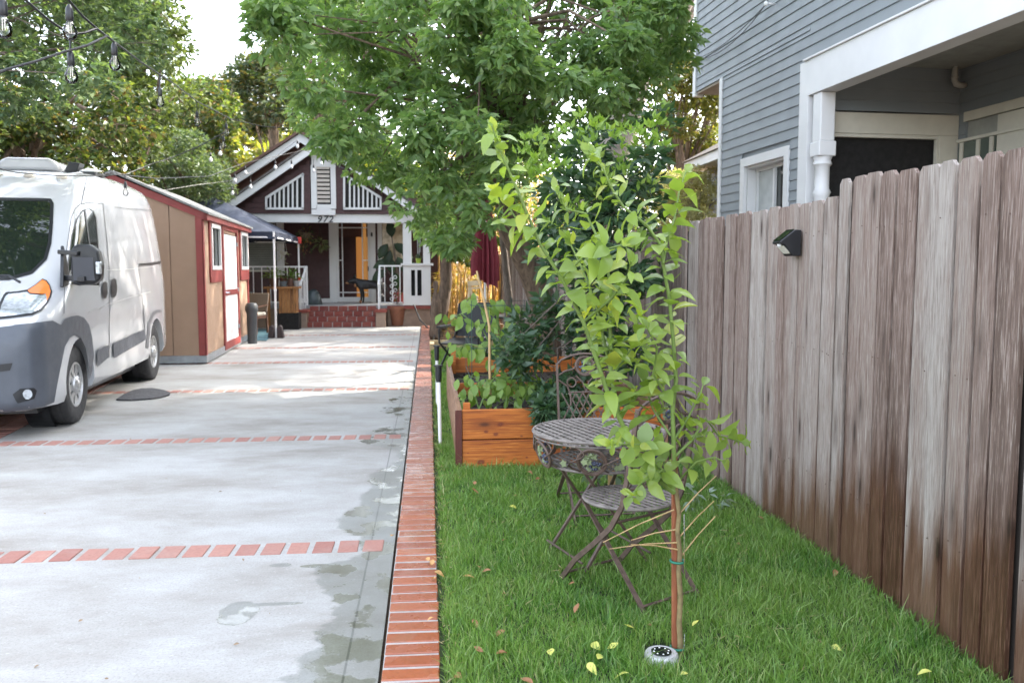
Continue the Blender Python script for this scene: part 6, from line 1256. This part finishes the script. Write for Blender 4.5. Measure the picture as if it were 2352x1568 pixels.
for a, b, Y0 in (((1548, 1170), (1385, 1245), 3.0), ((1555, 1215), (1450, 1240), 3.0), ((1560, 1245), (1400, 1260), 2.95), ((1563, 1230), (1640, 1150), 3.0), ((1566, 1275), (1643, 1185), 2.98), ((1560, 1180), (1645, 1092), 3.1), ((1560, 1262), (1450, 1250), 2.95)): A, Bq = P(*a, B0), P(*b, Y0); m.tube([A, A.lerp(Bq, .5)+Vector((0, 0, .006)), Bq], [.003, .0022, .0016], 6)
m.build('bare_twigs', M['bamboo'], lem, smooth=True)
sk = thing('tree_stake', 'red-brown wooden stake standing tight against the lemon tree trunk', 'stake', (G(1552, 1503).x, 3.06, 0)); a = P(1549, 1500, 3.05); b = P(1549, 1040, 3.05); m = MB(); m.bar((a.x, 3.05, 0), b, .018, .019, (0, 1, 0)); m.build('stake', M['redwood'] if 0 else woodmat('stake_wood', [(.18, .055, .025), (.28, .09, .04), (.34, .13, .06)], 'z', .75, .3, knots=False), sk)
for z_q in (1290, 1503):
    c = P(1561, z_q, 3.03); c.z = max(c.z, .03); mm = MB(); mm.ring((c.x-.005, c.y+.012, c.z), .026, .0045, n=20); mm.build('tie', M['greenpl'], sk, smooth=True)
a = P(1573, 1500, 3.0); b = P(1572, 1180, 3.0); m = MB(); m.tube([(a.x, 3.0, 0), b], .0022, 6); tag(m.build('metal_rod', M['chrome'], None), 'thin bright metal rod upright at the right of the lemon tree trunk', 'rod')
# ------------------------------------------------------------------ pepper plants in the bed
pep = leafmat('pepper_leaf', [(.14, .24, .05), (.20, .32, .07), (.26, .38, .10), (.34, .44, .15)], .42, .4)
def pepper(label, stems, nl, L, seed):
    rr = random.Random(seed); b = stems[0][0]; t = thing('pepper_plant', label, 'vegetable plant', (b[0], b[1], .3), 0, 'pepper plants in the raised bed'); m = MB(); L = L*1.2; nl = int(nl*1.3); A, U, N, Ln = [], [], [], []
    for st in stems:
        m.tube(st, [.006]*(len(st)-1)+[.0025], 6); tot = len(st)-1
        for k in range(nl):
            f = rr.uniform(.25, 1)*tot; i = min(int(f), tot-1); p = Vector(st[i]).lerp(Vector(st[i+1]), f-i); o = Vector((rr.gauss(0, .06), rr.gauss(0, .06), rr.gauss(.0, .04))); A.append((p+o)[:]); U.append((o.x*6+rr.uniform(-.3, .3), o.y*6-.1, -rr.uniform(.2, 1.3))); N.append((rr.uniform(-.6, .6), -.7, rr.uniform(.2, .8))); Ln.append(L*rr.uniform(.6, 1.25)); m.tube([p, p+o], [.002, .0015], 4)
    m.build('stem', simple('pepper_stem', (.12, .2, .04), .6), t, smooth=True); V, Q = leaf_arrays(A, U, N, np.array(Ln), np.array(Ln)*.55, True, .08, .2); npmesh('leaves', V, Q, pep, t, smooth=True)
def pxl(Y, *pts): return [P(x, y, Y+.05*i) for i, (x, y) in enumerate(pts)]
pepper('tall leggy pepper plant reaching left over the planter edge', [pxl(7.3, (1165, 900), (1140, 820), (1110, 760), (1060, 720), (1010, 745)), pxl(7.3, (1165, 900), (1150, 800), (1100, 700), (1080, 690)), pxl(7.2, (1165, 900), (1145, 800), (1075, 790), (1050, 800)), pxl(7.35, (1165, 900), (1150, 780), (1140, 700), (1120, 700))], 17, .085, 1)
pepper('bushy pepper plant in the middle of the planter', [pxl(7.2, (1160, 910), (1165, 840), (1175, 760), (1180, 710)), pxl(7.2, (1160, 910), (1190, 840), (1215, 790), (1235, 760)), pxl(7.1, (1160, 910), (1140, 880), (1135, 850)), pxl(7.3, (1180, 900), (1200, 860), (1215, 830))], 20, .075, 2)
pepper('low pepper plant at the front left corner of the planter', [pxl(6.6, (1100, 940), (1085, 890), (1065, 870)), pxl(6.55, (1100, 940), (1120, 890), (1140, 860)), pxl(6.6, (1100, 940), (1090, 900), (1100, 870))], 14, .07, 3)
pepper('low pepper plant hanging over the front right of the planter', [pxl(6.6, (1180, 940), (1190, 900), (1240, 890)), pxl(6.5, (1160, 940), (1165, 905), (1180, 880)), pxl(6.6, (1190, 940), (1215, 895), (1250, 900))], 18, .07, 4)
# small plants at the fence foot, behind the table
w1 = P(1375, 1130, 5.3); t = thing('ground_plant', 'small pale-leaved plant at the foot of the dark shrub behind the table', 'plant', (w1.x, 5.3, 0)); V, Q = crown([(Vector((w1.x, 5.3, .16)), (.12, .1, .13))], 26, .07, .035, nleaf=3); npmesh('foliage', V, Q, leafmat('pale_leaf', [(.25, .3, .25), (.12, .2, .1), (.05, .1, .04)], .3, .5), t); m = MB(); m.tube([(w1.x, 5.3, 0), (w1.x, 5.3, .2)], .01, 6); m.build('stem', M['thinbark'], t)
w1 = P(1620, 1120, 4.9); t = thing('ground_plant', 'silvery limp plant lying in the grass near the fence', 'plant', (w1.x, 4.9, 0)); V, Q = crown([(Vector((w1.x, 4.9, .08)), (.16, .12, .07))], 16, .07, .03, nleaf=3); npmesh('foliage', V, Q, leafmat('silver_leaf', [(.3, .36, .3), (.2, .28, .2)], .3, .5), t)
m = MB(); w1 = P(1406, 1120, 5.2); m.box((w1.x-.02, 5.2, 0), (w1.x+.02, 5.24, .5)); tag(m.build('short_post', M['bamboo'], None), 'short pale wooden post behind the iron table', 'post')
# ------------------------------------------------------------------ fallen leaves
def fallen(px, py, L, kind, z=.035, rot=None):
    p = G(px, py, z); a = random.uniform(0, 6.3) if rot is None else rot; n_ = Vector((random.uniform(-.5, .5), random.uniform(-.6, .2), 1))
    V, Q = leaf_arrays([(p.x, p.y, p.z+.006)], [(math.cos(a), math.sin(a), random.uniform(-.1, .3))], [n_[:]], [L], [L*random.uniform(.4, .6)], True, random.uniform(.1, .35), random.uniform(-.2, .4))
    o = npmesh('fallen_leaf', V, Q, kind[0], None, smooth=True); tag(o, kind[1], 'leaf', kind[2])
KY = (leafmat('yellow_leaf', [(.62, .6, .1), (.7, .7, .2)], .2, .4), 'yellow-green lemon leaf fallen on the lawn near the trunk', 'yellow leaves fallen under the lemon tree')
KB = (leafmat('brown_leaf', [(.3, .14, .06), (.4, .2, .1)], .2, .6), 'curled brown dead leaf lying on the lawn', 'brown leaves fallen on the lawn')
KO = (leafmat('amber_leaf', [(.55, .3, .1), (.6, .36, .16)], .2, .5), 'dry orange-tan leaf at the edge of the brick kerb', 'dry leaves along the kerb')
KD = (leafmat('speck_leaf', [(.22, .17, .12), (.3, .2, .13)], .1, .7), 'tiny dry leaf scrap on the concrete driveway', 'leaf scraps on the driveway')
for px, py, L in ((1265, 1507, .05), (1358, 1480, .055), (1380, 1505, .06), (1350, 1525, .06), (1445, 1548, .06), (1458, 1445, .045), (1590, 1440, .04), (1562, 1552, .035), (1910, 1485, .04), (1170, 1165, .06), (1395, 1492, .05), (2140, 1545, .05)): fallen(px, py, L, KY)
for px, py, L in ((1085, 1425, .055), (1320, 1410, .055), (1160, 1450, .05), (1128, 1312, .045), (1165, 1240, .04), (1100, 1305, .05), (1240, 1100, .05), (1090, 1115, .05), (1100, 1135, .06), (1165, 1502, .05), (1155, 1365, .035), (1210, 1085, .05), (1320, 1340, .03), (1500, 1440, .03), (1180, 1140, .035), (1920, 1310, .05), (1060, 1560, .06), (1195, 1560, .06), (1390, 1255, .05), (1110, 1500, .045), (1690, 1250, .03), (1755, 1195, .04)): fallen(px, py, L, KB)
for px, py, L in ((1063, 1325, .07), (990, 1300, .045), (998, 1315, .05), (985, 1290, .04), (1000, 1330, .035), (996, 1420, .03), (905, 1230, .05)): fallen(px, py, L, KO, .045)
for px, py in ((100, 1180), (320, 1330), (450, 1290), (560, 1290), (180, 1430), (90, 1530), (250, 1560), (480, 940), (600, 960), (700, 1000), (790, 870), (720, 850), (640, 880), (850, 815), (820, 790), (760, 780), (900, 775), (690, 1130), (510, 1130), (380, 1100), (860, 850), (930, 800), (300, 1010), (620, 1410), (550, 1480)): fallen(px, py, random.uniform(.012, .026), KD, .002)
# ------------------------------------------------------------------ string lights
sock = MB(); sock.lathe([(.006, .0), (.012, -.012), (.016, -.02), (.018, -.07), (.015, -.075)], (0, 0, 0), 12); 
glm = MB(); glm.lathe([(.012, -.074), (.016, -.085), (.030, -.115), (.031, -.13), (.026, -.148), (.012, -.16), (.001, -.163)], (0, 0, 0), 14)
fil = MB(); fil.tube([(-.004, 0, -.08), (-.005, 0, -.13), (.005, 0, -.13), (.004, 0, -.08)], .0018, 4)
fm = simple('filament_stem', (.75, .7, .6), .3)
def catenary(a, b, sag, n=14): return [a.lerp(b, i/n)-Vector((0, 0, sag*4*(i/n)*(1-i/n))) for i in range(n+1)]
def light_string(label, pts, bulbs, r=.006, scale=1., glass=None):
    o = pts[0]; t = thing('string_light', label, 'string lights', o); m = MB(); m.tube(pts, r, 6); m.build('cable', M['cable'], t, smooth=True)
    for q, dr in bulbs:
        m = MB(); m.v = [(q[0]+x*scale, q[1]+y*scale, q[2]-dr+z*scale) for x, y, z in sock.v]; m.f = list(sock.f); m.mi = [0]*len(m.f)
        if dr > .01: m.tube([q, Vector(q)-Vector((0, 0, dr))], r*.8, 5)
        s = m.build('lamp_socket', M['black'], t, smooth=True); m = MB(); m.v = [(q[0]+x*scale, q[1]+y*scale, q[2]-dr+z*scale) for x, y, z in glm.v]; m.f = list(glm.f); m.mi = [0]*len(m.f); m.build('bulb', glass or M['bulb'], s, smooth=True)
        m = MB(); m.v = [(q[0]+x*scale, q[1]+y*scale, q[2]-dr+z*scale) for x, y, z in fil.v]; m.f = list(fil.f); m.mi = [0]*len(m.f); m.build('filament', fm, s)
fg = NT('far_bulb'); fg.color((.75, .75, .75)); fg.rough(.1); FB = fg.m
j1 = P(222, 66, 4.6)
A = [P(135, -60, 4.2), P(157, 0, 4.35), P(190, 38, 4.5), j1, P(255, 91, 5.0), P(328, 146, 6.3), P(400, 193, 8.2), P(452, 233, 9.5), P(529, 273, 11), P(600, 290, 11.3), P(693, 298, 11.5), P(780, 303, 11.), P(857, 306, 10.8), P(960, 308, 10.3), P(1150, 290, 9.9)]
light_string('main black light string running from the top left down to the shade tree', A, [(P(262, 96, 5.1), .0), (P(366, 170, 7.2), .10), (P(452, 233, 9.5), .10), (P(519, 268, 11), .08), (P(512, 285, 11), .14)])
light_string('second cable crossing the top left corner with two hanging bulbs', [P(20, -60, 3.9), P(58, 0, 4.1), P(110, 45, 4.3), P(160, 79, 4.45), P(195, 76, 4.5), j1], [(P(158, 0, 4.2)-Vector((0, 0, .02)), .0), (P(160, 79, 4.45), .075)])
light_string('thin cable sweeping left under the locust branches', [P(-60, 190, 4.), P(15, 160, 4.1), P(80, 142, 4.2), P(146, 120, 4.4), P(200, 105, 4.5), P(244, 84, 4.8)], [(P(5, -8, 3.6), .0)])
light_string('low cable passing along the van roof up to the main string', [P(-60, 375, 7.6), P(0, 388, 7.9), P(40, 397, 8.2), P(140, 404, 9.), P(240, 404, 9.6), P(290, 400, 10), P(345, 378, 10.4), P(400, 360, 10.7), P(460, 335, 11), P(518, 303, 11)], [(P(287, 402, 10), .07)])
m = MB(); m.lathe([(.008, -.06), (.022, -.03), (.022, .03), (.008, .06)], (0, 0, 0), 10)
E1 = [P(240, 398, 10.2), P(360, 410, 13), P(480, 405, 17), P(560, 375, 20), P(700, 345, 21.7), P(800, 392, 20), P(900, 400, 16), P(1050, 380, 12)]
light_string('far light string looping past the peak of the cottage gable', E1, [(P(539, 392, 20), .07), (P(563, 374, 20), .07), (P(632, 360, 21), .10), (P(669, 352, 21.4), .17), (P(720, 366, 21.6), .12), (P(738, 361, 21.5), .0)], .007, 1.25, FB)
E2 = [P(360, 440, 18), P(450, 425, 19), P(533, 415, 20), P(600, 385, 21), P(683, 322, 21.8)]
light_string('farthest light string rising to the tip of the rear gable', E2, [(P(533, 416, 20), .12), (P(575, 402, 20.5), .12), (P(505, 325, 19), .1), (P(683, 322, 21.8), .0), (P(483, 335, 19), .14)], .006, 1.25, FB)
# ------------------------------------------------------------------ one mesh per piece
def split_pieces(names, most=16):
    for o in [o for o in bpy.data.objects if o.type == 'MESH' and o.name.split('.')[0] in names]:
        me = o.data; n = len(me.vertices); par = list(range(n))
        def find(a):
            while par[a] != a: par[a] = par[par[a]]; a = par[a]
            return a
        for e in me.edges: a, b = find(e.vertices[0]), find(e.vertices[1]); par[a] = b
        roots = {}
        for i in range(n): roots.setdefault(find(i), []).append(i)
        if not 1 < len(roots) <= most: continue
        bas = o.name.split('.')[0]; newm = []
        for r_, idx in roots.items():
            st = set(idx); mp = {v: k for k, v in enumerate(idx)}; m2 = bpy.data.meshes.new(bas); fs = [p for p in me.polygons if p.vertices[0] in st]
            m2.from_pydata([me.vertices[i].co[:] for i in idx], [], [[mp[v] for v in p.vertices] for p in fs]); m2.polygons.foreach_set('use_smooth', [p.use_smooth for p in fs])
            for mt_ in me.materials: m2.materials.append(mt_)
            newm.append(m2)
        o.data = newm[0]
        for m2 in newm[1:]: c = o.copy(); c.data = m2; COL.objects.link(c)
split_pieces({'stretcher', 'hinge', 'back_boards', 'side_boards', 'front_boards', 'inner_post', 'ear', 'roof_marker_lamp', 'roof_rib', 'corner_board', 'bargeboard', 'frame_bar', 'red_tag', 'led', 'side_trim', 'headlight', 'headlight_lens', 'turn_signal', 'door_window', 'rub_strip', 'door_handle', 'fog_lamp', 'fog_lamp_recess', 'rear_arch_trim', 'gable_wall', 'rail', 'fascia', 'sash', 'door_casing', 'pillar_posts', 'hoop', 'apron_scrolls', 'upright_wires', 'tan_markings', 'nose_and_eyes', 'seam', 'window_seal', 'window_bar', 'door_seam', 'bracket', 'porch_base', 'main_roof', 'porch_roof', 'roof', 'doorway_trim', 'brake_drum', 'side_crease_shade', 'side_groove', 'slider_seam', 'door_track', 'roof_seam', 'drain_pipe', 'porch_lining', 'wheel_arch', 'insulator', 'eave_lining', 'tread_groove', 'underbody', 'wall_wire', 'porch_beam'})
# ------------------------------------------------------------------ light
SUNDIR = Vector((.9, .44, 0)).normalized(); EL = R(40); AZ = math.atan2(SUNDIR.x, SUNDIR.y)
sd = Vector((SUNDIR.x*math.cos(EL), SUNDIR.y*math.cos(EL), math.sin(EL)))
sun = bpy.data.lights.new('sun', 'SUN'); so = bpy.data.objects.new('sun', sun); COL.objects.link(so); so.rotation_euler = (-sd).to_track_quat('-Z', 'Y').to_euler(); so.location = (0, 0, 20)
sun.energy = 2.0; sun.angle = R(.6); sun.color = (1, .93, .82)
w = bpy.data.worlds.new('World'); scene.world = w; w.use_nodes = True; nt = w.node_tree; bg = nt.nodes['Background']; sky = nt.nodes.new('ShaderNodeTexSky'); sky.sky_type = 'NISHITA'; sky.sun_disc = False
sky.sun_elevation = EL; sky.sun_rotation = AZ; sky.dust_density = 3.; sky.air_density = 1.; hs = nt.nodes.new('ShaderNodeHueSaturation'); hs.inputs['Saturation'].default_value = .45; nt.links.new(sky.outputs[0], hs.inputs['Color']); nt.links.new(hs.outputs[0], bg.inputs['Color']); bg.inputs['Strength'].default_value = .15
scene.render.engine = 'CYCLES'; scene.cycles.max_bounces = 8; scene.cycles.transparent_max_bounces = 12; scene.cycles.use_denoising = True
scene.view_settings.view_transform = 'Standard'; scene.view_settings.look = 'None'; scene.view_settings.gamma = 1; scene.view_settings.exposure = 3.05
